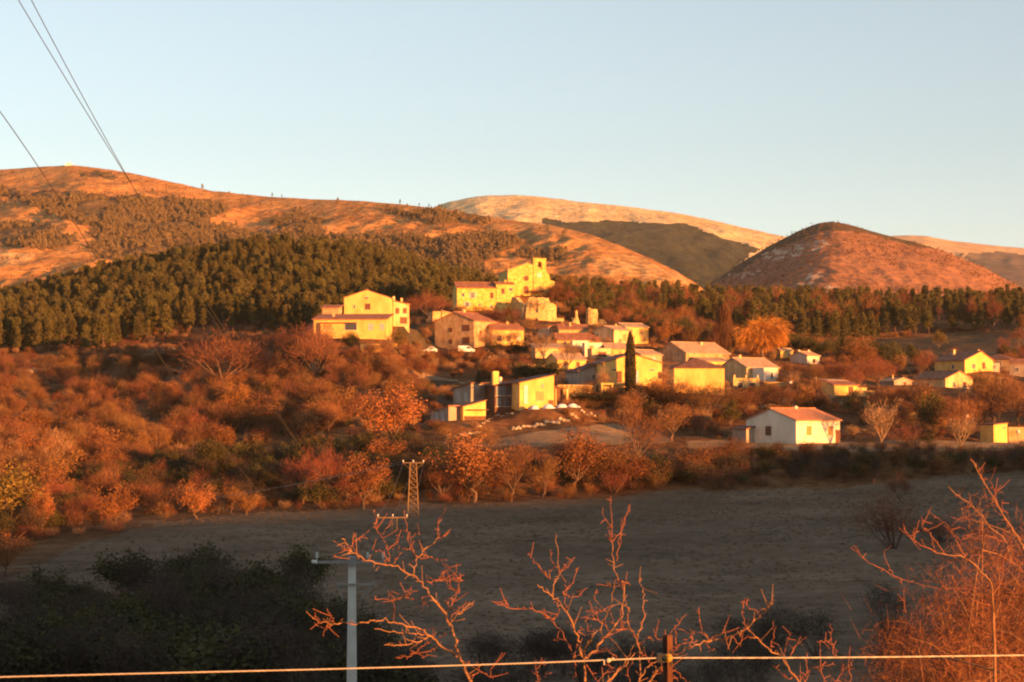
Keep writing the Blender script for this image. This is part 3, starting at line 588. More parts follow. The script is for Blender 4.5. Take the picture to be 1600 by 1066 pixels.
# ------------------------------------------------------------ vehicles and small things in the village (pads first)
def vehicle(name, label, px, py, D, rz, paint, L=3.9, Wd=1.65, H=1.45, van=False):
    o = P(px, py, D); PADS.append((o[0], o[1], o[2], 2.0, 6)); root = empty(name, o, label, 'van' if van else 'car', R(rz))
    h = L/2
    if van: prof = [(-h, .3), (h-.1, .3), (h, .75), (h-.55, .95), (h-1.25, H-.12), (h-1.7, H), (-h+.08, H), (-h, H-.2)]
    else: prof = [(-h, .3), (h-.1, .28), (h, .62), (h-.85, .85), (h-1.5, H-.05), (-h+.9, H), (-h+.25, .95), (-h, .85)]
    b = MB().prism(prof, 'y', -Wd/2, Wd/2); b.build('body', M[paint], root)
    if van: w1 = [(h-1.35, .95), (h-.72, .95), (h-1.28, H-.2), (h-1.9, H-.2), (h-1.9, .95)]
    else: w1 = [(-h+.45, .92), (h-1.0, .9), (h-1.55, H-.13), (-h+1.0, H-.1)]
    MB().prism(w1, 'y', -Wd/2-.012, Wd/2+.012).build('side_window', M['glass'], root)
    a = (h-.62, .99) if van else (h-.9, .88); c = (h-1.2, H-.17) if van else (h-1.46, H-.1)
    MB().add([(a[0]+.02, -Wd/2+.1, a[1]), (a[0]+.02, Wd/2-.1, a[1]), (c[0]+.02, Wd/2-.12, c[1]), (c[0]+.02, -Wd/2+.12, c[1]),
              (a[0]-.05, -Wd/2+.1, a[1]), (a[0]-.05, Wd/2-.1, a[1]), (c[0]-.05, Wd/2-.12, c[1]), (c[0]-.05, -Wd/2+.12, c[1])],
             [(0, 1, 2, 3), (7, 6, 5, 4), (0, 4, 5, 1), (1, 5, 6, 2), (2, 6, 7, 3), (3, 7, 4, 0)]).build('windscreen', M['glass'], root)
    for sx in (-h+.75, h-.8):
        for sy in (-1, 1):
            w = MB().prism([(sx+.31*math.cos(t), .31+.31*math.sin(t)) for t in np.linspace(0, 6.283, 13)[:-1]], 'y', sy*Wd/2-.1*sy-.1, sy*Wd/2-.1*sy+.12).build('wheel', M['tyre'], root)
            MB().prism([(sx+.17*math.cos(t), .31+.17*math.sin(t)) for t in np.linspace(0, 6.283, 9)[:-1]], 'y', sy*Wd/2-.1*sy-.11, sy*Wd/2-.1*sy+.13).build('rim', M['metal'], w)
    for sy in (-1, 1): MB().cbox((h-.06, sy*(Wd/2-.25), .68), .12, .28, .14).build('headlight', M['ceramic'], root)
    return root
vehicle('parked_van', 'white van parked at the foot of the tan gable house', 729, 552, 420, 4, 'carwhite', 3.7, 1.7, 1.6, True)
vehicle('parked_car', 'dark car with pale glints parked between bushes right of the white van', 774, 550, 421, 170, 'cardark')
vehicle('parked_car', 'small white car in the shade left of the tan gable house', 672, 552, 424, 184, 'carwhite', 3.2, 1.6, 1.4)
def covered(px, py, D, w, h, label):
    o = P(px, py, D); PADS.append((o[0], o[1], o[2], 1.2, 4)); b = MB().ball((0, 0, h*.1), w/2, 12, 8, (1, .8, 2*h/w*.9), .07)
    b.ball((w*.42, .1, -.1), w*.28, 8, 5, (1.2, .8, .8), .1).ball((-w*.4, .15, -.1), w*.25, 8, 5, (1.3, .8, .7), .1)
    tag(b.build('covered_plant', M['cloth'], None, True, o), label, 'covered plant', 'white covered mounds on the terrace of the modern house')
covered(835, 640, 329, 1.5, .75, 'white covered mound nearest the lit wall of the modern house')
covered(857, 639, 329, 1.8, .85, 'second white covered mound, in front of the modern house porch')
covered(878, 638, 330, 1.8, .8, 'third white covered mound, just right of the modern house porch')
covered(895, 636, 331, 1.9, .6, 'low flat white covered mound, rightmost on the terrace')
for (px, py, D) in [(333, 727, 292)]:
    o = P(px, py, D); PADS.append((*o, .8, 3))
    e = empty('marker_post', o, 'small bright white marker post standing alone at the edge of the lit hillside', 'marker')
    MB().cbox((0, 0, .15), .55, .55, .9).build('base', M['whitegrey'], e)
    MB().tube([(0, 0, .6), (0, 0, 1.0), (0, 0, 1.25)], [.34, .3, .08], 10).build('cap', M['white'], e)
# ------------------------------------------------------------ ground
gx = np.concatenate([-np.geomspace(6000, 300, 14)[:-1], np.arange(-300, 300.1, 2.4), np.geomspace(300, 6000, 14)[1:]])
gy = np.concatenate([-np.geomspace(3000, 120, 9)[:-1], np.arange(-120, 60, 6), np.arange(60, 620, 2.0), np.arange(620, 900, 4), np.geomspace(900, 6000, 14)])
X, Y = np.meshgrid(gx, gy); Z = G(X.ravel(), Y.ravel()).reshape(X.shape)
def grid_faces(nr, nc):
    i = np.arange(nr*nc).reshape(nr, nc); return np.stack([i[:-1, :-1].ravel(), i[:-1, 1:].ravel(), i[1:, 1:].ravel(), i[1:, :-1].ravel()], 1)
def add_attr(me, name, cols):
    a = me.color_attributes.new(name, 'FLOAT_COLOR', 'POINT'); c = np.ones((len(me.vertices), 4), np.float32); c[:, :cols.shape[1]] = cols; a.data.foreach_set('color', c.ravel())
def terrain_mat(name, base, layers, scale, bump=.3, attr='cover', bscale=None, streak=False):
    """base (dark, light); layers: [(channel, dark, light)] mixed in by the land cover attribute"""
    m = bpy.data.materials.new(name); m.use_nodes = True; nt = m.node_tree; N = nt.nodes; L = nt.links; b = N['Principled BSDF']
    b.inputs['Roughness'].default_value = 1; b.inputs['Specular IOR Level'].default_value = .05
    tc = N.new('ShaderNodeTexCoord'); n1 = N.new('ShaderNodeTexNoise'); n1.inputs['Scale'].default_value = scale; n1.inputs['Detail'].default_value = 9; n1.inputs['Roughness'].default_value = .65
    L.new(tc.outputs['Object'], n1.inputs[0])
    n2 = N.new('ShaderNodeTexNoise'); n2.inputs['Scale'].default_value = scale*7; n2.inputs['Detail'].default_value = 6; L.new(tc.outputs['Object'], n2.inputs[0])
    mx = N.new('ShaderNodeMath'); mx.operation = 'MULTIPLY_ADD'; mx.inputs[1].default_value = .5; L.new(n2.outputs[0], mx.inputs[0])
    m5 = N.new('ShaderNodeMath'); m5.operation = 'MULTIPLY'; m5.inputs[1].default_value = .5; L.new(n1.outputs[0], m5.inputs[0]); L.new(m5.outputs[0], mx.inputs[2])
    at = N.new('ShaderNodeVertexColor'); at.layer_name = attr; sp = N.new('ShaderNodeSeparateColor'); L.new(at.outputs[0], sp.inputs[0])
    def ramp(c):
        r = N.new('ShaderNodeValToRGB'); r.color_ramp.elements[0].position = .40; r.color_ramp.elements[1].position = .60
        r.color_ramp.elements[0].color = (*c[0], 1); r.color_ramp.elements[1].color = (*c[1], 1); L.new(mx.outputs[0], r.inputs[0]); return r.outputs[0]
    cur = ramp(base)
    for ch, *c in layers:
        q = N.new('ShaderNodeMix'); q.data_type = 'RGBA'
        # ragged border: attribute + noise through a steep ramp
        s = N.new('ShaderNodeMath'); s.operation = 'ADD'; L.new(sp.outputs[ch], s.inputs[0]); L.new(mx.outputs[0], s.inputs[1])
        mr = N.new('ShaderNodeMapRange'); mr.inputs[1].default_value = .90; mr.inputs[2].default_value = 1.10; L.new(s.outputs[0], mr.inputs[0])
        L.new(mr.outputs[0], q.inputs[0]); L.new(cur, q.inputs[6]); L.new(ramp(c), q.inputs[7]); cur = q.outputs[2]
    if streak:      # soft mown and trodden bands
        mp = N.new('ShaderNodeMapping'); mp.inputs['Scale'].default_value = (.022, .05, .05); mp.inputs['Rotation'].default_value = (0, 0, -.45); L.new(tc.outputs['Object'], mp.inputs[0])
        ns = N.new('ShaderNodeTexNoise'); ns.inputs['Scale'].default_value = 1.0; ns.inputs['Detail'].default_value = 8; ns.inputs['Roughness'].default_value = .7; L.new(mp.outputs[0], ns.inputs[0])
        m3 = N.new('ShaderNodeMapRange'); m3.inputs[1].default_value = .35; m3.inputs[2].default_value = .68; m3.inputs[3].default_value = .72; m3.inputs[4].default_value = 1.3; L.new(ns.outputs[0], m3.inputs[0])
        hs = N.new('ShaderNodeHueSaturation'); L.new(m3.outputs[0], hs.inputs['Value']); L.new(cur, hs.inputs['Color']); cur = hs.outputs[0]
    L.new(cur, b.inputs['Base Color'])
    bp = N.new('ShaderNodeBump'); bp.inputs['Distance'].default_value = bump; L.new(mx.outputs[0], bp.inputs['Height']); L.new(bp.outputs[0], b.inputs['Normal'])
    return m
PX, PY = proj(X.ravel(), np.maximum(Y.ravel(), 30), Z.ravel()); yv = Y.ravel()
infr = (yv > 60)
JX = PX + fbm(X.ravel()/9, yv/9, 41, 4)*26; JY = PY + fbm(X.ravel()/9, yv/9, 43, 4)*9
FIELD = [(-700, 1040), (0, 925), (60, 880), (230, 815), (420, 799), (640, 792), (860, 783), (1100, 768), (1250, 761), (1430, 750), (1600, 737), (2300, 720), (2300, 1500), (620, 1500), (560, 1000), (470, 930), (300, 912), (100, 935), (-300, 1100)]
field = inpoly(JX, JY, FIELD) & infr & (yv < 300)
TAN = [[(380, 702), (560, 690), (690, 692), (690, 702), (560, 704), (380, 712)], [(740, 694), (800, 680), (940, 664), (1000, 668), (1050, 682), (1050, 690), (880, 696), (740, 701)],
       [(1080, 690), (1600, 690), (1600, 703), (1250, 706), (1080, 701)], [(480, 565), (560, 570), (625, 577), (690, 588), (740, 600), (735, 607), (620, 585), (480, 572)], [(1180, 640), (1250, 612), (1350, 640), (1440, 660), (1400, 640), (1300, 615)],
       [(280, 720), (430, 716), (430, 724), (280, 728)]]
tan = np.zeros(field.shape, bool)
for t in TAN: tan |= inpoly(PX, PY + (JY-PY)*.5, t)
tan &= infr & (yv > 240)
SHADED_MEADOW = [(1360, 530), (1600, 515), (1700, 560), (1600, 575), (1440, 580), (1380, 575)]
shade_cov = inpoly(JX, JY, SHADED_MEADOW) | inpoly(PX, PY, [(395, 505), (495, 498), (495, 540), (390, 542)]) | inpoly(PX, PY, [(620, 505), (690, 512), (690, 552), (640, 545)]) | inpoly(PX, PY, [(640, 590), (730, 600), (690, 640), (600, 610)])
shade_cov &= infr & (yv > 300)  # darker ground colour painted for the shade on the meadow and slopes
cov = np.stack([field*1.0, tan*1.0, shade_cov*1.0], 1)
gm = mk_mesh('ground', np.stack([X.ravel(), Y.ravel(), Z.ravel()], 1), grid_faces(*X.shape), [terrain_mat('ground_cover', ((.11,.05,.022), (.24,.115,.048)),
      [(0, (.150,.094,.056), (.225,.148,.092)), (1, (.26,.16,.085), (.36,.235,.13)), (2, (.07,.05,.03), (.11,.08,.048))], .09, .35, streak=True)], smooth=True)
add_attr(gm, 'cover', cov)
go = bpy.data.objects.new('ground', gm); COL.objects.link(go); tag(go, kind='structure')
# faint darker mowing streaks come from the stretched noise of the field's own material
# ------------------------------------------------------------ far ranges
def ridge(name, crest, Dc, Db, zb, shape, seed, amp, material, masks, nv=120, step=6, back=600, sharp=1.0):
    cp = np.array(crest, float); us = np.arange(cp[0, 0], cp[-1, 0]+1, step); cy = np.interp(us, cp[:, 0], cp[:, 1])
    cy = cy + fbm(us/22, us*0, seed, 3)*1.1
    dc = np.interp(us, [d[0] for d in Dc], [d[1] for d in Dc]); nvb = 14
    v = np.linspace(0, 1, nv)[:, None]; D = Db + v*(dc[None, :] - Db)
    cz = np.array([zpy(a, b) for a, b in zip(cy, dc)])[None, :]
    zz = zb + (cz - zb)*shape(v)
    xx = (us[None, :]-800)/F*D
    w = np.clip((1-v)*6, 0, 1)*np.clip(v*5+.2, 0, 1)
    sc = amp*5
    gul = np.abs(fbm(xx/(sc*1.3), D/(sc*4), seed+9, 4))          # gullies running down the slope
    zz = zz + w*(fbm(xx/(sc*2.5), D/(sc*4), seed, 5)*amp*.7 - gul*amp*1.1 + fbm(xx/(sc*.3), D/(sc*.3), seed+4, 5)*amp*.30)
    vb = np.linspace(0, 1, nvb)[1:, None]; Dk = dc[None, :] + vb*back; zk = cz - (cz - zb)*np.power(vb, 1.4) - vb*3
    xk = (us[None, :]-800)/F*dc[None, :]*(1+0*vb)
    XX = np.vstack([xx, xk]); DD = np.vstack([D, Dk]); ZZ = np.vstack([zz, zk])
    px, py = proj(XX, DD, ZZ); cols = []
    for mfun in masks: cols.append(np.clip(mfun(px.ravel(), py.ravel(), XX.ravel(), DD.ravel()), 0, 1))
    while len(cols) < 3: cols.append(np.zeros(px.size))
    me = mk_mesh(name, np.stack([XX.ravel(), DD.ravel(), ZZ.ravel()], 1), grid_faces(*XX.shape), [material], smooth=True)
    add_attr(me, 'cover', np.stack(cols, 1).astype(np.float32))
    o = bpy.data.objects.new(name, me); COL.objects.link(o); tag(o, kind='structure')
    return dict(name=name, px=px[:nv], py=py[:nv], x=xx, y=D, z=zz)
def soft(polys, ns=1.0, sc=40, base=0):
    def f(px, py, x, y):
        r = np.full(px.shape, base, float)
        jx = px + fbm(px/sc, py/sc*1.6, 21, 4)*30*ns; jy = py + fbm(px/sc, py/sc*1.6, 31, 4)*10*ns
        for p in polys: r = np.maximum(r, inpoly(jx, jy, p)*1.0)
        return r
    return f
BROWNFOREST = [[(-900, 290), (0, 290), (120, 300), (200, 305), (330, 320), (350, 360), (430, 365), (460, 325), (500, 360), (640, 368), (760, 360), (815, 372), (800, 392), (740, 400), (770, 425), (740, 440), (640, 420), (500, 400), (350, 400), (200, 420), (150, 395), (130, 345), (0, 310), (-900, 310)],
               [(-600, 335), (0, 345), (80, 350), (130, 375), (60, 385), (0, 380), (-600, 400)], [(600, 325), (740, 332), (730, 345), (640, 338)], [(820, 385), (870, 388), (880, 402), (830, 402)], [(130, 265), (180, 268), (180, 278), (130, 276)]]
CLIFF = [[(955, 395), (1010, 405), (1060, 430), (1085, 447), (1070, 470), (1010, 462), (960, 440), (925, 415)], [(-200, 385), (0, 388), (60, 398), (40, 415), (-200, 420)], [(850, 430), (960, 440), (1000, 460), (900, 455)]]
mat_brown = terrain_mat('brown_mountain_slope', ((.34,.15,.05), (.58,.29,.10)), [(0, (.10,.07,.035), (.17,.11,.055)), (1, (.34,.17,.06), (.64,.40,.18))], .02, 5)
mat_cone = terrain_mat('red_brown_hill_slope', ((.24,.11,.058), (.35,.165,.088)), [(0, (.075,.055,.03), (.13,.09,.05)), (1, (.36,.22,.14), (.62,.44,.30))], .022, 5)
mat_pale = terrain_mat('pale_mountain_slope', ((.46,.31,.14), (.74,.56,.31)), [(0, (.030,.034,.016), (.058,.055,.027))], .009, 14)
mat_pale2 = terrain_mat('far_ridge_slope', ((.44,.27,.14), (.60,.40,.22)), [(0, (.12,.085,.06), (.19,.13,.09))], .005, 8)
ease = lambda v: v*1.0
RB = ridge('brown_mountain', [(-1500, 330), (-600, 290), (-300, 275), (0, 265), (60, 261), (107, 258), (150, 262), (200, 270), (260, 283), (330, 298), (420, 308), (500, 312), (560, 314), (630, 320), (690, 326), (740, 335), (800, 344), (860, 352), (920, 366), (970, 384), (1020, 406), (1060, 426), (1085, 441), (1120, 468), (1200, 520), (1300, 560)],
    [(-1500, 1900), (0, 1800), (400, 1650), (800, 1400), (1100, 1150), (1300, 1050)], 830, 6, lambda v: v**.92, 11, 9, mat_brown,
    [soft(BROWNFOREST), lambda px, py, x, y: np.maximum(soft(CLIFF, .6, 20)(px, py, x, y), .0)], nv=170, step=5)
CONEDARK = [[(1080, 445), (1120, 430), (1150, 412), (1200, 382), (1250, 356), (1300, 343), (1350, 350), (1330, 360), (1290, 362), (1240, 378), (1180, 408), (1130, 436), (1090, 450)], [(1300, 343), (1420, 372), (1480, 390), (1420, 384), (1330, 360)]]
def cone_rock(px, py, x, y):
    r = soft([[(1240, 450), (1275, 420), (1290, 425), (1262, 455)], [(1190, 395), (1290, 372), (1300, 385), (1200, 412)], [(1290, 445), (1310, 445), (1300, 470), (1285, 470)], [(1130, 430), (1190, 420), (1180, 440)]], .5, 14)(px, py, x, y)
    return r*(.25+.5*(vnoise(px/7, py/3, 4) > .5)) + .34*(vnoise(px/9, py/4, 8) > .94)
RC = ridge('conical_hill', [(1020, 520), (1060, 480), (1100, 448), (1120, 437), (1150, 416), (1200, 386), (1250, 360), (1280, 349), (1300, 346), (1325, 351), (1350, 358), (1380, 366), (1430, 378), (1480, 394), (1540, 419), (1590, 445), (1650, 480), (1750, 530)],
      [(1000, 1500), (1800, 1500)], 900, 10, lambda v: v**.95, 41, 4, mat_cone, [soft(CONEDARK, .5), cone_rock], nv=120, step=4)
PALEFOREST = [[(850, 338), (905, 345), (960, 350), (1050, 350), (1110, 365), (1185, 388), (1150, 420), (1090, 470), (1000, 470), (950, 420), (890, 372)], [(1480, 395), (1540, 398), (1620, 420), (1700, 450), (1600, 470), (1560, 440)]]
RP = ridge('pale_mountain', [(-200, 420), (300, 390), (500, 365), (600, 345), (660, 330), (700, 316), (730, 309), (760, 306), (800, 305), (850, 308), (920, 317), (1000, 325), (1060, 333), (1120, 346), (1180, 360), (1240, 372), (1320, 392), (1500, 440), (1700, 520)],
      [(-200, 4300), (1700, 4300)], 2200, 10, lambda v: v**.85, 61, 16, mat_pale, [soft(PALEFOREST, .8)], nv=130, step=6, back=1500)
ridge('far_right_ridge', [(1000, 470), (1150, 420), (1250, 385), (1330, 372), (1400, 368), (1450, 369), (1490, 376), (1550, 383), (1600, 388), (1700, 396), (1900, 385), (2300, 400), (2900, 440)],
      [(1000, 5200), (2900, 5200)], 2600, 10, lambda v: v**.85, 71, 18, mat_pale2, [soft([PALEFOREST[1], [(1540, 398), (1700, 405), (1720, 480), (1560, 440)]], .8)], nv=90, step=7, back=1500)
# white observatory on the brown mountain
k = np.argmin(np.abs(RB['px'][-1]-107)); o = Vector((RB['x'][-1, k], RB['y'][-1, k], RB['z'][-1, k]))
e = empty('observatory', o, 'tiny white domed building on the very top of the brown mountain', 'building')
MB().box(-3, 3, -3, 3, -3, 1.4).build('wall', M['carwhite'], e); MB().ball((.5, 0, 1.5), 1.8, 12, 8).build('dome', M['carwhite'], e, True)
# low pale boulders round the terrace of the modern house
def boulders(name, label, pts, D, n, smin, smax):
    e = empty(name, P(*pts[0], D), label, 'rockery'); o0 = P(*pts[0], D); seg = np.array(pts, float); t = np.linspace(0, len(pts)-1, n)
    protos = [mk_mesh('stone', *(lambda b: (b.v, b.f))(MB().ball((0, 0, 0), 1, 7, 5, (1.2, .9, .75), .2)), M['rock']) for _ in range(5)]
    for i, q in enumerate(t):
        px = np.interp(q, range(len(pts)), seg[:, 0]) + random.uniform(-1, 1); py = np.interp(q, range(len(pts)), seg[:, 1]) + random.uniform(-1.5, 1.5)
        h = hit(px, py)
        if h is None: continue
        s = bpy.data.objects.new('stone', protos[i % 5]); COL.objects.link(s); s.parent = e
        r = random.uniform(smin, smax); s.scale = (r, r, r); s.rotation_euler = (random.uniform(-.4, .4), random.uniform(-.4, .4), random.uniform(0, 6)); s.location = Vector(h) - Vector(o0) + Vector((0, 0, r*.3))
boulders('boulder_border', 'long curved row of pale boulders below the modern house terrace', [(800, 672), (845, 666), (890, 659), (940, 651)], 325, 44, .22, .48)
boulders('boulder_pile', 'short row of pale boulders at the left foot of the modern house', [(698, 684), (715, 685), (747, 678)], 322, 22, .2, .42)
boulders('rock_scatter', 'scattered pale stones on the rough slope between the modern house and its garage', [(745, 672), (770, 655), (800, 648)], 325, 18, .15, .3)
boulders('rock_outcrop', 'bright pale rock outcrop on the left hillside below the pines', [(32, 590), (50, 583), (68, 578), (88, 580)], 430, 30, .5, 1.3)
boulders('rock_outcrop', 'small bright rock outcrop in the middle of the left hillside under the pines', [(235, 556), (250, 548), (270, 549)], 430, 16, .4, .9)
# dry stone wall left of the gabled house
e = empty('dry_stone_wall', P(900, 613, 345), 'rough dry stone wall at the foot of the shaded lean-to', 'wall'); mbw = MB()
for r_ in range(4):
    for i in range(17):
        mbw.ball((-3.3+i*.4+random.uniform(-.08, .08)+(r_ % 2)*.2, random.uniform(-.1, .1), .0+r_*.36), random.uniform(.2, .26), 6, 4, (1.15, 1, .85), .15)
tag(mbw.build('stone', M['rubble'], e), kind='stuff'); MB().box(-3.4, 3.6, .05, .5, -2, 1.35).build('core', M['rubble'], e)
# ------------------------------------------------------------ vegetation prototypes
def tri_leaves(cent, size, aspect=1.0, up=0.0, rng=RNG):
    n = len(cent); d = rng.normal(size=(n, 3)); d[:, 2] += up; d /= np.linalg.norm(d, axis=1)[:, None]
    e = np.cross(d, rng.normal(size=(n, 3))); e /= np.linalg.norm(e, axis=1)[:, None]
    s = (size*rng.uniform(.6, 1.3, n))[:, None]
    v = np.stack([cent - d*s*.5 - e*s*aspect*.5, cent - d*s*.5 + e*s*aspect*.5, cent + d*s*.6], 1).reshape(-1, 3)
    return v, np.arange(n*3).reshape(n, 3)
def twigs(cent, dirs, ln, wd, rng=RNG):
    n = len(cent); d = dirs/np.linalg.norm(dirs, axis=1)[:, None]; e = np.cross(d, rng.normal(size=(n, 3))); e /= np.linalg.norm(e, axis=1)[:, None]
    l = (ln*rng.uniform(.5, 1.3, n))[:, None]; v = np.stack([cent - e*wd/2, cent + e*wd/2, cent + d*l], 1).reshape(-1, 3)
    return v, np.arange(n*3).reshape(n, 3)
def join(parts):
    vs = []; fs = []; b = 0
    for v, f in parts: vs.append(v); fs.append(f+b); b += len(v)
    return np.vstack(vs), np.vstack(fs)
def limbs(H, nl, spread, tr, seed, lift=.5, fork=.25, sub=3):
    """trunk and limbs; returns tube builder and tips"""
    rnd = random.Random(seed); b = MB(); tips = []; segs = []
    tk = [Vector((0, 0, -.6))]
    fz = H*fork
    for k in range(1, 4): tk.append(Vector((rnd.uniform(-.04, .04)*H, rnd.uniform(-.04, .04)*H, fz*k/3)))
    b.tube(tk, [tr*1.3, tr, tr*.85, tr*.7], 6)
    for i in range(nl):
        a = 2*math.pi*(i+rnd.uniform(-.3, .3))/nl; st = tk[-1]*rnd.uniform(.8, 1)
        out = spread*H*rnd.uniform(.55, 1); end = Vector((math.cos(a)*out, math.sin(a)*out, H*rnd.uniform(.6, .97) if i else H*.97)); 
        if i == 0: end.x *= .2; end.y *= .2
        mid = st.lerp(end, .5) + Vector((math.cos(a), math.sin(a), 0))*out*.18*(1 if lift < .6 else -.3) + Vector((rnd.uniform(-.04, .04)*H, rnd.uniform(-.04, .04)*H, 0))
        pts = [st, st.lerp(mid, .5)+Vector((0, 0, -.02*H)), mid, mid.lerp(end, .5), end]
        b.tube(pts, [tr*.5, tr*.42, tr*.3, tr*.2, tr*.07], 4, cap=False); segs.append(pts)
        for s in range(sub):
            t = rnd.uniform(.3, .95); q = pts[1].lerp(end, t); dr = Vector((rnd.gauss(0, 1), rnd.gauss(0, 1), rnd.gauss(.5, .6))).normalized(); e2 = q + dr*H*rnd.uniform(.14, .26)
            b.tube([q, q.lerp(e2, .5)+Vector((0, 0, .02*H)), e2], [tr*.2, tr*.14, tr*.05], 3, cap=False); tips.append(e2); segs.append([q, e2])
        tips.append(end)
    return b, tips, segs
def crown_points(tips, segs, n, sig, rng, zmin, outer=0):
    T = np.array([tuple(t) for t in tips]); c = T[rng.integers(0, len(T), n)]
    S = [(np.array(s[-2]), np.array(s[-1])) for s in segs]; k = rng.integers(0, len(S), n); t = rng.uniform(0, 1, n)[:, None]
    a = np.array([s[0] for s in S])[k]; b = np.array([s[1] for s in S])[k]
    m = rng.uniform(0, 1, n)[:, None] < .5; c = np.where(m, c, a+(b-a)*t)
    c = c + rng.normal(size=(n, 3))*sig; c[:, 2] = np.where(c[:, 2] < zmin, 2*zmin - c[:, 2], c[:, 2]); return c
PROTO = {}
def reg(kind, trunk, crown_vf, crown_mat, trunk_mat, single=False):
    tm = mk_mesh('trunk', trunk.v, trunk.f, M[trunk_mat]) if trunk else None
    cm = mk_mesh('crown', crown_vf[0], crown_vf[1], M[crown_mat])
    sv = np.array(trunk.v); tf = []
    for f in trunk.f:
        for i in range(1, len(f)-1): tf.append((f[0], f[i], f[i+1]))
    tf = np.array(tf); v, f = join([(sv, tf), crown_vf]); mi = np.concatenate([np.zeros(len(tf)), np.ones(len(crown_vf[1]))])
    jm = mk_mesh(kind, v, f, [M[trunk_mat], M[crown_mat]], mi)
    PROTO.setdefault(kind, []).append((tm, cm, jm))
H0 = 6.0      # all prototypes are 6 m tall and about as wide as given
for s in range(4):       # leafless trees, crown of fine reddish twigs
    rng = np.random.default_rng(100+s); b, tips, segs = limbs(H0, 7, .36, .15, 100+s, sub=5)
    c = crown_points(tips, segs, 2600, .42, rng, H0*.18); ctr = np.array([0, 0, H0*.35]); dr = (c-ctr)/np.linalg.norm(c-ctr, axis=1)[:, None] + rng.normal(size=c.shape)*.45 + [0, 0, .3]
    reg('bare_tree', b, twigs(c, dr, .62, .034, rng), ['twig', 'twig_red', 'twig', 'twig_pale'][s], 'bark')
for s in range(3):       # oaks keeping their dry leaves
    rng = np.random.default_rng(200+s); b, tips, segs = limbs(H0, 7, .38, .16, 200+s, sub=4, fork=.22)
    c = crown_points(tips, segs, 1900, .40, rng, H0*.14)
    c = np.vstack([c, c+rng.normal(size=c.shape)*.15, c+rng.normal(size=c.shape)*.3]); reg('oak_tree', b, tri_leaves(c, .145, 1.0, rng=rng), ['oakleaf', 'oakbrown', 'oakbrown'][s], 'bark')
for s in range(4):       # scrub
    rng = np.random.default_rng(300+s); b = MB(); tips = []; segs = []
    for i in range(9):
        a = rng.uniform(0, 6.28); o = rng.uniform(.5, 2.6); e = Vector((math.cos(a)*o, math.sin(a)*o, H0*rng.uniform(.55, .95))); m_ = Vector((math.cos(a)*o*.6, math.sin(a)*o*.6, e.z*.4))
        b.tube([(0, 0, -.5), m_, e], [.09, .06, .02], 3, cap=False); tips.append(e); segs.append([m_, e]); tips.append(m_.lerp(e, .4))
    c = crown_points(tips, segs, 1900, .62, rng, .25); dr = rng.normal(size=c.shape)*.8 + (c-[0, 0, 1.5])*.4 + [0, 0, .4]
    if s < 2: cr = twigs(c, dr, .6, .05, rng)
    else: cr = tri_leaves(c[:1500], .26, .9, rng=rng)
    reg('shrub', b, cr, ['twig', 'twig_red', 'oakbrown', 'twig_pale'][s], 'bark')
for s in range(2):
    rng = np.random.default_rng(350+s); b, tips, segs = limbs(H0, 8, .4, .15, 350+s, fork=.1, sub=4); c = crown_points(tips, segs, 2300, .55, rng, .3)
    reg('evergreen_bush', b, tri_leaves(c, .27, .9, rng=rng), ['green', 'green'][s], 'bark')
rng = np.random.default_rng(360); b, tips, segs = limbs(H0, 8, .4, .13, 360, fork=.1, sub=4); c = crown_points(tips, segs, 1900, .5, rng, .2)
reg('yellow_green_bush', b, tri_leaves(c, .25, .9, rng=rng), 'greenyellow', 'bark')
rng = np.random.default_rng(365)
for s in range(3):
    b, tips, segs = limbs(H0, 8, .42, .13, 365+s, fork=.1, sub=4); c = crown_points(tips, segs, 2400, .5, rng, .2)
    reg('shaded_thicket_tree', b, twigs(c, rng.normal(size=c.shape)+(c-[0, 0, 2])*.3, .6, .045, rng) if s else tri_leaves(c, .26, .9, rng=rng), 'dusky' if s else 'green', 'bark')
for s in range(5):       # pines: whorled limbs with needle clumps, uneven crown
    rng = np.random.default_rng(400+s); rnd = random.Random(400+s); b = MB(); lean = (rnd.uniform(-.25, .25), rnd.uniform(-.25, .25))
    b.tube([(0, 0, -.8), (lean[0]*.5, lean[1]*.5, 2.5), (lean[0], lean[1], 5.6)], [.16, .12, .04], 5); cs = []
    for w in range(9):
        z = 1.5 + w*.5 + rnd.uniform(-.15, .15); rr = (1.25 - max(0, w-1)*.135)*rnd.uniform(.6, 1.15)
        for i in range(rnd.randint(3, 5)):
            a = rnd.uniform(0, 6.28); r = rr*rnd.uniform(.6, 1.05); e = Vector((lean[0]*z/6+math.cos(a)*r, lean[1]*z/6+math.sin(a)*r, z+r*.22)); b.tube([(lean[0]*z/6, lean[1]*z/6, z-.1), e], [.05, .02], 3, cap=False)
            n = 40; cs.append(np.array(e) + rng.normal(size=(n, 3))*[.24, .24, .15]); cs.append(np.array(e*.62+Vector((0, 0, z*.38))) + rng.normal(size=(20, 3))*[.26, .26, .14])
    cs.append(np.array([lean[0], lean[1], 5.6]) + rng.normal(size=(60, 3))*[.28, .28, .3]); c = np.vstack(cs)
    reg('pine_tree', b, tri_leaves(c, .27, .6, .5, rng), 'pine', 'bark')
for s in range(3):       # coarse pines for the mountain forest
    rng = np.random.default_rng(450+s); b = MB().tube([(0, 0, -1.5), (0, 0, 4.5)], [.25, .08], 4); n = 150; z = rng.uniform(1.0, 6, n); r = np.minimum((6.4-z)*.55, 1.9)*np.sqrt(rng.uniform(.1, 1, n)); a = rng.uniform(0, 6.28, n)
    c = np.stack([r*np.cos(a), r*np.sin(a), z], 1); reg('far_pine', b, tri_leaves(c, .8, .8, .2, rng), 'pine_far', 'bark')
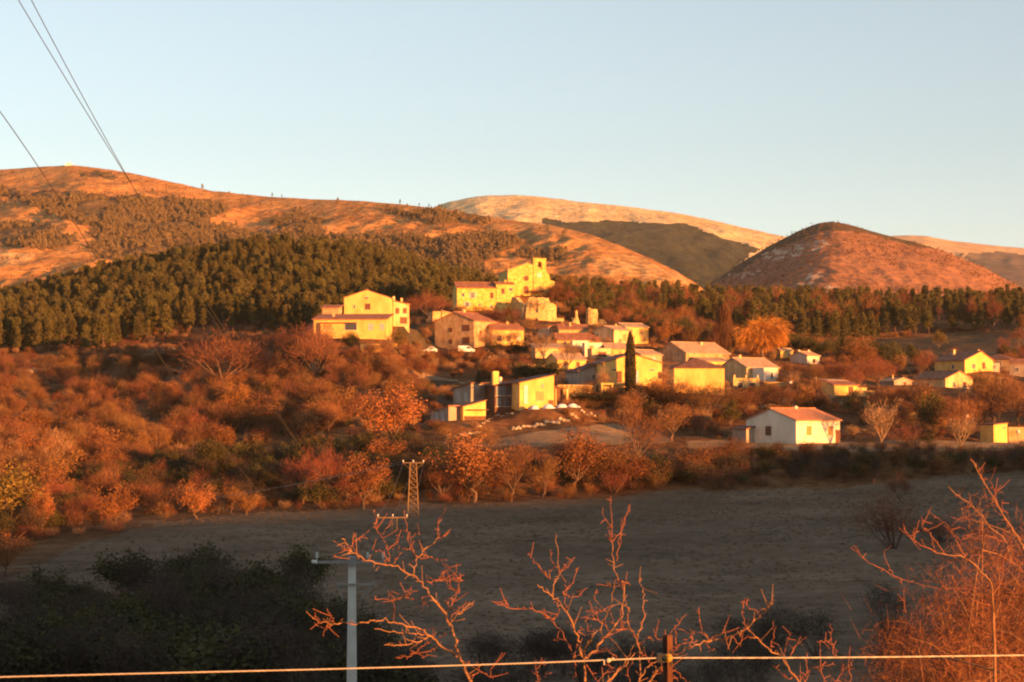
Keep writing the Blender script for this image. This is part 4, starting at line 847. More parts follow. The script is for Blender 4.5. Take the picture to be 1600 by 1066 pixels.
rng = np.random.default_rng(480); b = MB().tube([(0, 0, -.5), (0, 0, 5.8)], [.12, .02], 5)     # conical conifer
cs = []
for w in range(16):
    z = .6+w*.33; r = (6.1-z)*.34
    for i in range(9):
        a = 6.28*i/9+w; e = np.array([math.cos(a)*r, math.sin(a)*r, z-.12]); 
        t = rng.uniform(.2, 1, 26)[:, None]; cs.append(e*[1, 1, 0]*t + [0, 0, z] + rng.normal(size=(26, 3))*.1)
reg('conifer', b, tri_leaves(np.vstack(cs), .24, .6, .2, rng), 'green', 'bark')
rng = np.random.default_rng(490); b = MB().tube([(0, 0, -.5), (0, 0, 4)], [.1, .04], 5); n = 5200; z = rng.uniform(.15, 6, n); pr = np.interp(z, [0, .3, 2, 4, 5.2, 6], [.30, .46, .56, .45, .26, .03])
a = rng.uniform(0, 6.28, n); r = pr*np.sqrt(rng.uniform(.45, 1.1, n)); c = np.stack([r*np.cos(a), r*np.sin(a), z], 1)
reg('cypress_tree', b, twigs(c, np.stack([np.cos(a)*.25, np.sin(a)*.25, np.ones(n)], 1)+rng.normal(size=(n, 3))*.12, .34, .11, rng), 'cypress', 'bark')
rng = np.random.default_rng(500); b = MB().tube([(0, 0, -.5), (0, 0, 5.5)], [.12, .03], 5); n = 3600; z = rng.uniform(.5, 5.9, n); pr = np.interp(z, [0, 1, 3, 5, 6], [.45, .8, .95, .7, .1])
a = rng.uniform(0, 6.28, n); r = pr*np.sqrt(rng.uniform(0, 1, n)); c = np.stack([r*np.cos(a), r*np.sin(a), z], 1)
for i in range(22):
    aa = i*2.4; z0 = .8+i*.2; b.tube([(0, 0, z0), (math.cos(aa)*.45, math.sin(aa)*.45, z0+1.0), (math.cos(aa)*.5, math.sin(aa)*.5, min(z0+2.2, 5.9))], [.05, .03, .012], 3, cap=False)
reg('poplar_tree', b, twigs(c, np.stack([np.cos(a)*.2, np.sin(a)*.2, np.ones(n)], 1), .7, .032, rng), 'twig', 'bark')
rng = np.random.default_rng(510); b, tips, segs = limbs(H0, 9, .5, .2, 510, sub=5); c = crown_points(tips, segs, 5200, .45, rng, 1.0); a_ = rng.normal(size=(4200, 3)); a_ /= np.linalg.norm(a_, axis=1)[:, None]; a_[:, 2] = np.abs(a_[:, 2]); c = np.vstack([c, a_*[3.2, 3.2, 3.3]*rng.uniform(.75, 1.0, (4200, 1)) + [0, 0, 2.5]]); out = (c-[0, 0, 3.4]); out /= np.linalg.norm(out, axis=1)[:, None]
reg('willow_tree', b, twigs(c, out*.6+[0, 0, -.55]+rng.normal(size=c.shape)*.15, 1.0, .05, rng), 'willow', 'bark')
rng = np.random.default_rng(520); b, tips, segs = limbs(H0, 10, .62, .2, 520, sub=7, fork=.28)       # broad evergreen dome
for t in tips: t.z = min(t.z, 5.9-.035*(t.x**2+t.y**2))
c = crown_points(tips, segs, 5200, .45, rng, 1.6); reg('round_evergreen_tree', b, tri_leaves(c, .27, .9, rng=rng), 'green', 'bark')
rng = np.random.default_rng(530)                                                                   # open pale-barked village tree, twig ends lit
for s in range(2):
    b, tips, segs = limbs(H0, 9, .52, .2, 530+s, sub=9, fork=.2); c = crown_points(tips, segs, 800, .3, rng, 1.4); ctr = np.array([0, 0, 1.5])
    reg('open_bare_tree', b, twigs(c, (c-ctr)+rng.normal(size=c.shape)*.5, .8, .05, rng), 'twig_pale', 'bark_pale')
# prototypes go to a library collection that is never linked, for the uncountable rest
LIB = {}
def lib(kind):
    if kind not in LIB:
        c = bpy.data.collections.new('library_'+kind)
        for i, p in enumerate(PROTO[kind]): c.objects.link(bpy.data.objects.new('%s_%02d' % (kind, i), p[2]))
        LIB[kind] = c
    return LIB[kind]
def stuff(name, label, kind, items):
    """items: (x, y, z, scale, rot, variant) scattered as one uncountable mass"""
    A = np.array(items, float); me = bpy.data.meshes.new(name); me.vertices.add(len(A)); me.vertices.foreach_set('co', A[:, :3].astype(np.float32).ravel())
    for nm, tp, col in (('scl', 'FLOAT', 3), ('rot', 'FLOAT', 4), ('wid', 'FLOAT', 6)):
        a = me.attributes.new(nm, tp, 'POINT'); a.data.foreach_set('value', A[:, col].astype(np.float32))
    a = me.attributes.new('idx', 'INT', 'POINT'); a.data.foreach_set('value', A[:, 5].astype(np.int32))
    o = bpy.data.objects.new(name, me); COL.objects.link(o); tag(o, label, kind='stuff')
    ng = bpy.data.node_groups.new(name+'_scatter', 'GeometryNodeTree'); ng.interface.new_socket('Geometry', in_out='INPUT', socket_type='NodeSocketGeometry'); ng.interface.new_socket('Geometry', in_out='OUTPUT', socket_type='NodeSocketGeometry')
    N = ng.nodes; L = ng.links; gi = N.new('NodeGroupInput'); gout = N.new('NodeGroupOutput'); ci = N.new('GeometryNodeCollectionInfo'); ci.inputs['Collection'].default_value = lib(kind)
    ci.inputs['Separate Children'].default_value = True; ci.inputs['Reset Children'].default_value = True
    ip = N.new('GeometryNodeInstanceOnPoints'); ip.inputs['Pick Instance'].default_value = True
    def at(nm, tp): n = N.new('GeometryNodeInputNamedAttribute'); n.data_type = tp; n.inputs[0].default_value = nm; return n.outputs[0]
    mp = N.new('GeometryNodeMeshToPoints'); L.new(gi.outputs[0], mp.inputs[0]); L.new(mp.outputs[0], ip.inputs['Points']); L.new(ci.outputs[0], ip.inputs['Instance']); L.new(at('idx', 'INT'), ip.inputs['Instance Index'])
    cr = N.new('ShaderNodeCombineXYZ'); L.new(at('rot', 'FLOAT'), cr.inputs[2]); L.new(cr.outputs[0], ip.inputs['Rotation'])
    cs = N.new('ShaderNodeCombineXYZ'); s = at('scl', 'FLOAT'); w = N.new('ShaderNodeMath'); w.operation = 'MULTIPLY'; L.new(s, w.inputs[0]); L.new(at('wid', 'FLOAT'), w.inputs[1])
    L.new(w.outputs[0], cs.inputs[0]); L.new(w.outputs[0], cs.inputs[1]); L.new(s, cs.inputs[2]); L.new(cs.outputs[0], ip.inputs['Scale']); L.new(ip.outputs[0], gout.inputs[0])
    md = o.modifiers.new('scatter', 'NODES'); md.node_group = ng; return o
TREES = []    # kind, x, y, z, height, widthfactor, variant, label, photo height
def plant(kind, px, py, hpx, wpx=None, var=None, label=None, D=None, baseW=None):
    """tree whose foot stands on the ground seen at (px, py)"""
    h = hit(px, py) if D is None else ((px-800)/F*D, D, Gz((px-800)/F*D, D))
    if h is None: return
    ht = hpx*h[1]/F; wf = 1.0
    if wpx: wf = (wpx*h[1]/F)/(ht*(baseW or {'cypress_tree': .19, 'poplar_tree': .33, 'willow_tree': 1.15, 'round_evergreen_tree': 1.2, 'open_bare_tree': 1.1, 'conifer': .68, 'pine_tree': .6, 'far_pine': .6}.get(kind, .85)))
    TREES.append([kind, h[0], h[1], h[2]-.05*ht/6, ht, wf, var, label, hpx, px, py])
# hand placed trees
HAND = [
 ('cypress_tree', 985, 624, 96, 17, None, 'tall narrow dark cypress in front of the gabled yellow house'),
 ('poplar_tree', 1133, 557, 76, 26, None, 'tall leafless columnar poplar beside the orange willow'),
 ('poplar_tree', 1121, 556, 50, 16, None, 'shorter leafless poplar just left of the tall one'),
 ('willow_tree', 1191, 560, 58, 82, None, 'round glowing orange willow at the top of the village'),
 ('round_evergreen_tree', 838, 606, 40, 86, None, 'broad domed evergreen tree behind the modern house'),
 ('conifer', 748, 607, 32, 20, None, 'small pointed conifer left of the square chimney'),
 ('conifer', 1318, 568, 42, 30, None, 'pointed green conifer right of the white cottage'),
 ('open_bare_tree', 848, 566, 44, 52, 0, 'bare tree with a spreading fan of lit branches in the middle of the village'),
 ('open_bare_tree', 888, 580, 46, 44, 1, 'bare tree with many upright branches right of the fan-shaped one'),
 ('open_bare_tree', 844, 501, 34, 44, 1, 'bare tree in front of the church bastion'),
 ('open_bare_tree', 1376, 701, 70, 66, 0, 'forked bare tree with pale trunk right of the white house'),
 ('open_bare_tree', 1097, 676, 38, 30, 1, 'small forked bare tree with a whitish trunk below the yellow block'),
 ('oak_tree', 612, 700, 88, 98, 0, 'large round orange-leaved oak left of the modern house'),
 ('bare_tree', 345, 612, 86, 128, 1, 'large dark red leafless tree on the left hillside'),
 ('bare_tree', 497, 604, 84, 74, 1, 'red leafless tree standing below the porch house'),
 ('oak_tree', 366, 655, 58, 46, 0, 'orange oak just below the large dark red tree'),
 ('shrub', 500, 560, 50, 70, 1, None), ('bare_tree', 448, 560, 40, 60, 1, None),
 ('yellow_green_bush', 196, 690, 32, 34, 0, 'yellow-green bush in the middle of the red hillside'),
 ('yellow_green_bush', 166, 700, 26, 28, 0, 'smaller yellow-green bush left of the other'),
 ('yellow_green_bush', 232, 572, 14, 40, 0, 'low yellow-green bush near the small rock outcrop'),
 ('yellow_green_bush', 662, 613, 16, 26, 0, 'low yellow bush on the shaded bank left of the conifer'),
 ('yellow_green_bush', 623, 552, 34, 40, 0, 'yellow-green shrub at the right end of the porch house'),
 ('evergreen_bush', 549, 541, 20, 30, 0, 'small round evergreen against the porch house wall'),
 ('shrub', 505, 540, 16, 36, 3, None),
 ('bare_tree', 607, 555, 26, 22, 3, 'little bare tree in front of the plain retaining wall'),
 ('yellow_green_bush', 20, 838, 100, 120, 0, 'big olive-brown tree at the left edge above the dark field end'),
 ('oak_tree', 68, 836, 70, 40, 0, 'slim glowing orange oak near the left edge'),
 ('oak_tree', 180, 830, 66, 60, 0, 'glowing orange oak with a pointed top above the field corner'),
 ('oak_tree', 225, 800, 42, 60, 0, 'small spreading orange oak right of the pointed one'),
 ('oak_tree', 150, 828, 30, 24, 0, None),
 ('oak_tree', 306, 812, 54, 60, 0, 'bright orange oak standing alone beside the power line'),
 ('oak_tree', 363, 802, 38, 26, 0, 'small orange oak behind the lone bright one'),
 ('oak_tree', 385, 805, 34, 46, 1, None),
 ('oak_tree', 10, 900, 60, 66, 0, 'small glowing oak cut by the left edge at the end of the field'),
 ('bare_tree', 475, 788, 76, 70, 1, 'reddish bare tree left of the tall brown oak'), ('bare_tree', 515, 780, 74, 50, 1, None),
 ('oak_tree', 568, 798, 84, 70, 1, 'tall brown oak left of the lattice pylon'), ('oak_tree', 600, 740, 50, 60, 1, None),
 ('oak_tree', 738, 786, 104, 110, 1, 'big brown oak right of the lattice pylon'), ('bare_tree', 690, 785, 60, 60, 1, None),
 ('bare_tree', 800, 784, 84, 90, 0, 'bare brown tree right of the big oak at the top of the field'),
 ('bare_tree', 850, 780, 60, 60, 0, None), ('oak_tree', 900, 772, 96, 84, 1, 'wide brown oak left of the middle of the field top'),
 ('oak_tree', 940, 768, 66, 70, 1, None), ('bare_tree', 1000, 740, 96, 90, 0, 'tall brown bare tree above the centre of the field'),
 ('oak_tree', 985, 765, 50, 80, 1, None), ('oak_tree', 1086, 752, 48, 60, 1, 'low brown oak left of the dark bank'),
 ('bare_tree', 1145, 735, 44, 60, 0, None), ('bare_tree', 760, 715, 44, 50, 0, None), ('bare_tree', 700, 700, 30, 40, 0, None),
 ('evergreen_bush', 905, 632, 16, 70, 0, 'dark clipped hedge mass below the dry stone wall'), ('evergreen_bush', 945, 634, 14, 50, 1, None),
 ('oak_tree', 1030, 640, 46, 70, 1, None), ('bare_tree', 1070, 648, 40, 60, 0, None), ('bare_tree', 1110, 655, 52, 80, 0, None), ('bare_tree', 1050, 690, 50, 70, 0, None),
 ('evergreen_bush', 1180, 617, 12, 40, 0, 'dark low evergreen in front of the stone terrace'),
 ('bare_tree', 1165, 650, 36, 60, 0, None), ('bare_tree', 1230, 645, 34, 60, 0, None), ('shrub', 1280, 640, 26, 50, 2, None),
 ('bare_tree', 1340, 610, 44, 70, 1, None), ('bare_tree', 1372, 606, 42, 60, 1, None), ('bare_tree', 1300, 604, 34, 60, 1, None), ('bare_tree', 1265, 602, 26, 60, 0, None),
 ('oak_tree', 1345, 585, 54, 56, 1, 'brown-green tree behind the conifer of the upper meadow'),
 ('evergreen_bush', 1455, 682, 60, 44, 1, 'small dark round-topped tree on a thin trunk right of the forked tree'),
 ('bare_tree', 1500, 690, 62, 80, 0, None), ('bare_tree', 1550, 660, 74, 90, 0, None), ('bare_tree', 1590, 665, 60, 70, 0, None), ('bare_tree', 1435, 650, 50, 50, 0, None),
 ('open_bare_tree', 1500, 705, 50, 50, 1, 'bare tree with a lit fork behind the small outhouse'),
 ('shrub', 1420, 700, 34, 60, 1, None), ('evergreen_bush', 1449, 700, 22, 24, 0, None), ('shrub', 1550, 728, 30, 60, 1, None), ('shrub', 1600, 725, 28, 60, 1, None),
 ('yellow_green_bush', 1467, 545, 26, 26, 0, 'round yellow-green tree alone on the dark upper meadow'),
 ('evergreen_bush', 775, 552, 14, 26, 0, None), ('evergreen_bush', 809, 556, 20, 30, 1, 'round dark bush left of the fan-shaped bare tree'), ('bare_tree', 762, 550, 34, 46, 3, None), ('bare_tree', 800, 553, 28, 34, 3, None),
 ('bare_tree', 668, 505, 44, 60, 1, 'rounded red bare tree between the tall gable house and the ruined walls'), ('bare_tree', 650, 500, 34, 40, 1, None),
 ('bare_tree', 1025, 520, 30, 50, 0, None), ('oak_tree', 1040, 545, 34, 40, 0, None), ('oak_tree', 1000, 498, 26, 36, 1, None),
 ('bare_tree', 745, 510, 26, 70, 0, None), ('bare_tree', 790, 512, 26, 60, 1, None), ('shrub', 720, 500, 14, 30, 3, None), ('bare_tree', 943, 618, 34, 26, 3, 'thin bare tree before the lit arcade of the gabled house'),
 ('bare_tree', 1020, 585, 20, 40, 0, None), ('bare_tree', 1040, 610, 30, 30, 3, None), ('bare_tree', 1062, 622, 28, 40, 3, None),
 ('shrub', 1395, 860, 84, 110, 1, 'dark rounded bush standing on the right part of the field'), ('bare_tree', 1403, 790, 44, 44, 1, 'lone small red bare tree above the field bush'),
 ('shrub', 1470, 850, 40, 90, 1, None),
]
for a in HAND: plant(a[0], a[1], a[2], a[3], a[4], a[5], a[6])
def free(px, py, hpx, wpx, D):
    for (x0, y0, x1, y1, Dr) in RECTS:
        if D < Dr+6 and px+wpx*.42 > x0 and px-wpx*.42 < x1 and py-hpx*.9 < y1-1.5 and py > y0: return False
        if abs(D-Dr) < 5 and x0-2 < px < x1+2: return False
    return True
def region(poly, n, kinds, hmin, hmax, keep=None, tall=None):
    P_ = np.array(poly); x0, y0 = P_.min(0); x1, y1 = P_.max(0); c = 0; tr = 0
    while c < n and tr < n*12:
        tr += 1; px = RNG.uniform(x0, x1); py = RNG.uniform(y0, y1)
        if not inpoly([px], [py], poly)[0]: continue
        h = hit(px, py)
        if h is None: continue
        kd = kinds[RNG.integers(len(kinds))]; k, var = kd if isinstance(kd, tuple) else (kd, None)
        ht = RNG.uniform(hmin, hmax); hp = ht*F/h[1]; wf = RNG.uniform(.9, 1.5)
        if not free(px, py, hp, hp*.8*wf, h[1]): continue
        TREES.append([k, h[0], h[1], h[2]-.1, ht, wf, var, None, hp, px, py]); c += 1
region([(-160, 572), (130, 570), (400, 548), (480, 545), (500, 570), (640, 600), (660, 640), (560, 660), (480, 690), (300, 712), (250, 735), (150, 800), (-160, 850)], 700, [('shrub', 0), ('shrub', 1), ('bare_tree', 0), ('bare_tree', 1), ('bare_tree', 0), ('bare_tree', 2), ('shrub', 0), ('oak_tree', 1), ('shrub', 2), ('shrub', 0)], 2.0, 5.2)
region([(-160, 700), (120, 740), (60, 830), (-160, 860)], 60, [('bare_tree', 0), ('bare_tree', 3), ('oak_tree', 1)], 4, 7)
region([(380, 640), (640, 640), (690, 690), (690, 702), (380, 705)], 70, [('shrub', 3), ('shrub', 2), ('shrub', 1), ('evergreen_bush', 0)], .8, 2.0)
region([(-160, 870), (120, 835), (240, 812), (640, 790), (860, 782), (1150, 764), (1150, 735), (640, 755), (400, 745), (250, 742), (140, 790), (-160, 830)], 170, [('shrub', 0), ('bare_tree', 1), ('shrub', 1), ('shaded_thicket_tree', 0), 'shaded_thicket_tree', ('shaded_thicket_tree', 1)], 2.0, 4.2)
region([(160, 742), (300, 735), (480, 716), (690, 712), (690, 765), (240, 780), (120, 800)], 260, [('shaded_thicket_tree', 0), ('shaded_thicket_tree', 1), ('shaded_thicket_tree', 0), 'shaded_thicket_tree'], 2.2, 4)  # dark bushes put in to stand for the shade of the hollow
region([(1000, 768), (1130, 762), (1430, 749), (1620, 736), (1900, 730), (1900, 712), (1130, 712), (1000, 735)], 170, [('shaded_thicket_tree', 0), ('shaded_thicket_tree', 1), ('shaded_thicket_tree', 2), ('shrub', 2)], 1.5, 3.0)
region([(1020, 604), (1140, 622), (1340, 640), (1340, 655), (1310, 645), (1160, 650), (1140, 690), (940, 655), (1000, 625)], 60, [('bare_tree', 0), ('shrub', 2), ('bare_tree', 0), 'shrub', ('evergreen_bush', 0)], 1.6, 4)
region([(1200, 580), (1420, 575), (1700, 600), (1900, 600), (1900, 690), (1480, 690), (1330, 655), (1250, 625)], 110, [('bare_tree', 0), ('bare_tree', 1), ('bare_tree', 0), 'shrub'], 2, 5.5)
region([(540, 562), (640, 558), (700, 575), (650, 600), (560, 605)], 40, [('shrub', 0), ('bare_tree', 1), ('shrub', 1), ('bare_tree', 0)], 1.4, 3.2)
region([(1200, 535), (1400, 560), (1400, 585), (1290, 560), (1200, 550)], 80, [('shaded_thicket_tree', 0), ('evergreen_bush', 0), ('evergreen_bush', 1)], 2, 4.5)
region([(1210, 520), (1420, 575), (1600, 590), (1900, 590), (1900, 560), (1600, 540), (1480, 575), (1380, 560)], 60, [('shrub', 1), ('oak_tree', 1), ('bare_tree', 1), ('evergreen_bush', 0), ('pine_tree', 1)], 2, 5)
region([(630, 480), (700, 500), (800, 512), (860, 505), (935, 510), (1030, 530), (1130, 565), (1160, 545), (1040, 490), (900, 470), (860, 470), (860, 500), (720, 492), (640, 470)], 190, [('bare_tree', 0), ('bare_tree', 1), ('oak_tree', 1), ('shrub', 0), ('pine_tree', 0), ('pine_tree', 2), ('evergreen_bush', 0), ('evergreen_bush', 1)], 2.2, 5.0)
region([(640, 560), (740, 555), (860, 590), (880, 600), (760, 600), (640, 585)], 60, [('bare_tree', 0), ('shrub', 3), 'shrub', ('oak_tree', 1)], 1.3, 3.4)
region([(660, 510), (1000, 520), (1130, 590), (900, 595), (640, 570)], 90, [('shrub', 3), 'shrub', ('bare_tree', 3), ('bare_tree', 0)], 1.0, 2.6)
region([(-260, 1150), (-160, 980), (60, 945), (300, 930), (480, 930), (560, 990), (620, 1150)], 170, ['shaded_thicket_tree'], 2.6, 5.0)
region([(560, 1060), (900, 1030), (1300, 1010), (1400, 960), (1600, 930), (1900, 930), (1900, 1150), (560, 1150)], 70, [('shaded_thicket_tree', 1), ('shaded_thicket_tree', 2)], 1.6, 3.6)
# pines: left ridge and right wood
def woods(n, poly_uD, kinds, hmin, hmax, gap):
    poly = poly_uD; P_ = np.array(poly); cell = {}; c = 0; tr = 0
    while c < n and tr < n*8:
        tr += 1; D = math.sqrt(RNG.uniform(P_[:, 1].min()**2, P_[:, 1].max()**2)); u = RNG.uniform(P_[:, 0].min(), P_[:, 0].max())
        if not inpoly([u], [D], poly)[0]: continue
        x = (u-800)/F*D; key = (int(x/gap), int(D/gap))
        if key in cell and RNG.uniform() < .85: continue
        cell[key] = 1; z = Gz(x, D); py = proj(x, D, z)[1]; ht = RNG.uniform(hmin, hmax); kd = kinds[RNG.integers(len(kinds))]; k, var = kd if isinstance(kd, tuple) else (kd, None)
        if not free(u, py, ht*F/D, 10, D): continue
        TREES.append([k, x, D, z-.2, ht, RNG.uniform(.65, 1.05), var, None, ht*F/D, u, py]); c += 1
woods(4800, [(-500, 490), (-100, 500), (150, 500), (330, 545), (500, 500), (560, 520), (700, 540), (740, 640), (780, 800), (-500, 800)], ['pine_tree'], 5.5, 10, 2.9)
woods(1900, [(880, 560), (1060, 600), (1200, 560), (1330, 560), (1390, 600), (1480, 615), (1600, 590), (2100, 580), (2100, 800), (760, 800), (800, 620)], ['pine_tree']*16 + [('oak_tree', 1), ('bare_tree', 1)], 4.5, 10.5, 3.8)
# far forest on the brown mountain
FAR = []
fr = soft([[(a_, b_+5) for a_, b_ in p_] for p_ in BROWNFOREST], 1.3); i_ = RNG.integers(0, RB['px'].size, 90000); pxs = RB['px'].ravel()[i_]; pys = RB['py'].ravel()[i_]; xs = RB['x'].ravel()[i_]; ys = RB['y'].ravel()[i_]; zs = RB['z'].ravel()[i_]
okm = (fr(pxs, pys, xs, ys) > .5) & (fbm(xs/45, ys/70, 15, 4) > -.22); thin = (RNG.uniform(size=len(i_)) < .008) & (vnoise(pxs/30, pys/12, 5) > .45) & (pys > RB['py'][-1].min()+8)
sel = (okm | thin) & (pys < 480)
for x, y, z in zip(xs[sel], ys[sel], zs[sel]): FAR.append((x+RNG.uniform(-4, 4), y+RNG.uniform(-3, 3), z-.5, RNG.uniform(.45, .85)*(1.1 if y > 1200 else .85), RNG.uniform(0, 6.28), RNG.integers(3), RNG.uniform(.9, 1.3)))
stuff('mountain_forest', 'open forest of small dark pines spread over the brown mountain', 'far_pine', FAR)
def slope_scrub(RR, n, name, label, smin, smax, thr, seed, ylim=475):
    i = RNG.integers(0, RR['px'].size, n); px, py, x, y, z = (RR[k_].ravel()[i] for k_ in ('px', 'py', 'x', 'y', 'z'))
    ok = ~((px > 790) & (RR is RB)) & (px > -400) & (px < 2000) & (py < ylim) & (fbm(x/60, y/90, seed, 4) > thr*(.2+RNG.uniform(size=n)))
    stuff(name, label, 'shrub', [(a+RNG.uniform(-5, 5), b+RNG.uniform(-4, 4), c-.25, RNG.uniform(smin, smax), RNG.uniform(0, 6.28), RNG.integers(4), RNG.uniform(1.0, 1.7)) for a, b, c in zip(x[ok], y[ok], z[ok])])
slope_scrub(RB, 20000, 'mountain_scrub', 'low scattered scrub over the open brown mountain slope', .10, .28, .05, 5)
slope_scrub(RC, 16000, 'hill_scrub', 'low red-brown scrub over the conical hill', .08, .24, -.05, 6)
# trees seen singly against the sky on the brown crest
def crest_tree(px, hpx, label):
    k = np.argmin(np.abs(RB['px'][-1]-px)); h = hpx*RB['y'][-1, k]/F
    o = bpy.data.objects.new('crest_pine', PROTO['pine_tree'][0][2]); COL.objects.link(o); o.location = (RB['x'][-1, k], RB['y'][-1, k]-4, RB['z'][-1, k]-.6); o.scale = (h/6,)*3; tag(o, label, 'tree')
crest_tree(425, 7, 'single pine on the long brown crest, leftmost against the sky'); crest_tree(442, 5, 'small pine on the brown crest just right of the leftmost one')
crest_tree(625, 8, 'pine against the sky on the crest left of the dark clump'); crest_tree(655, 6, 'pine in the dark clump on the crest, left one'); crest_tree(690, 8, 'largest pine of the dark clump on the crest'); crest_tree(668, 6, 'middle pine of the dark clump on the crest')
# instantiate: the 290 largest of every kind singly, the rest as one mass per kind
LOOK = {'bare_tree': 'leafless %s tree', 'oak_tree': '%s dry-leaved oak', 'shrub': '%s shrub', 'pine_tree': '%s pine', 'evergreen_bush': '%s evergreen bush', 'shaded_thicket_tree': '%s bush', 'yellow_green_bush': '%s yellow-green bush'}
TONE = {'bare_tree': ['reddish-brown', 'dark red', 'brown', 'pale brown'], 'oak_tree': ['orange', 'brown', 'rusty brown'], 'shrub': ['twiggy brown', 'dark red', 'brown-leaved', 'pale twiggy'],
        'pine_tree': ['dark green']*5, 'evergreen_bush': ['dark', 'dark'], 'shaded_thicket_tree': ['dark green', 'grey-brown', 'dull brown'], 'yellow_green_bush': ['low']}
LM = [('the porch house', 552, 520), ('the tall gable house', 578, 485), ('the ruined walls', 690, 492), ('the tan gable house', 728, 520), ('the presbytery', 742, 470), ('the church', 820, 440), ('the bastion', 840, 480), ('the ruined tower', 925, 495),
 ('the two-storey house', 985, 520), ('the cypress', 985, 580), ('the long farmhouse', 1083, 558), ('the hip-roofed block', 1088, 592), ('the tall poplar', 1133, 525), ('the orange willow', 1191, 530), ('the white cottage', 1258, 562), ('the low tiled house', 1170, 585),
 ('the utility pole', 1275, 602), ('the low outbuilding', 1315, 610), ('the white house', 1237, 670), ('the forked tree', 1376, 668), ('the lower village house', 1472, 598), ('the upper village house', 1508, 570), ('the small outhouse', 1553, 676), ('the lone meadow tree', 1467, 535),
 ('the modern house', 800, 618), ('the domed evergreen', 838, 590), ('the modern house garage', 704, 652), ('the large orange oak', 612, 655), ('the large dark red tree', 345, 570), ('the rock outcrop', 60, 585), ('the small rock outcrop', 252, 552), ('the yellow-green bushes', 185, 680),
 ('the white marker post', 333, 720), ('the lone bright oak', 306, 785), ('the pointed orange oak', 180, 800), ('the left edge of the hillside', 0, 700), ('the far left of the hillside', 0, 620), ('the lattice pylon', 646, 760), ('the T-shaped pole', 618, 840), ('the concrete pole', 551, 950), ('the left end of the thicket', 60, 1000), ('the middle of the thicket', 300, 980),
 ('the field bush', 1395, 830), ('the fence post', 1042, 1020), ('the right end of the field', 1600, 780), ('the centre of the field top', 900, 770), ('the dark bank', 1300, 735), ('the middle bare tree', 860, 980), ('the lower right thicket', 1450, 980), ('the two big hedge oaks', 738, 730), ('the left end of the pine ridge', 60, 480), ('the middle of the pine ridge', 300, 450), ('the right end of the pine ridge', 560, 450), ('the foot of the pine ridge', 250, 530),
 ('the dark meadow', 1420, 550), ('the right-hand pine wood', 1300, 480), ('the pines at the right edge', 1580, 480), ('the pines above the village', 1020, 480), ('the grassy slope', 520, 650), ('the red hillside centre', 420, 640), ('the dark hollow', 420, 750)]
def where(px, py):
    n, x, y = min(LM, key=lambda m: math.hypot(m[1]-px, (m[2]-py)*1.6)); dx, dy = px-x, (py-y)*1.6
    if math.hypot(dx, dy) < 14: return 'close to ' + n
    a = math.degrees(math.atan2(-dy, dx)) % 360; far = 'just ' if math.hypot(dx, dy) < 38 else ''
    return far + ['right of', 'upper right of', 'above', 'upper left of', 'left of', 'lower left of', 'below', 'lower right of'][int((a+22.5)//45) % 8] + ' ' + n
CATS = {'shrub': 'shrub', 'evergreen_bush': 'bush', 'yellow_green_bush': 'bush', 'shaded_thicket_tree': 'bush'}
bykind = {}
for t in TREES: bykind.setdefault(t[0], []).append(t)
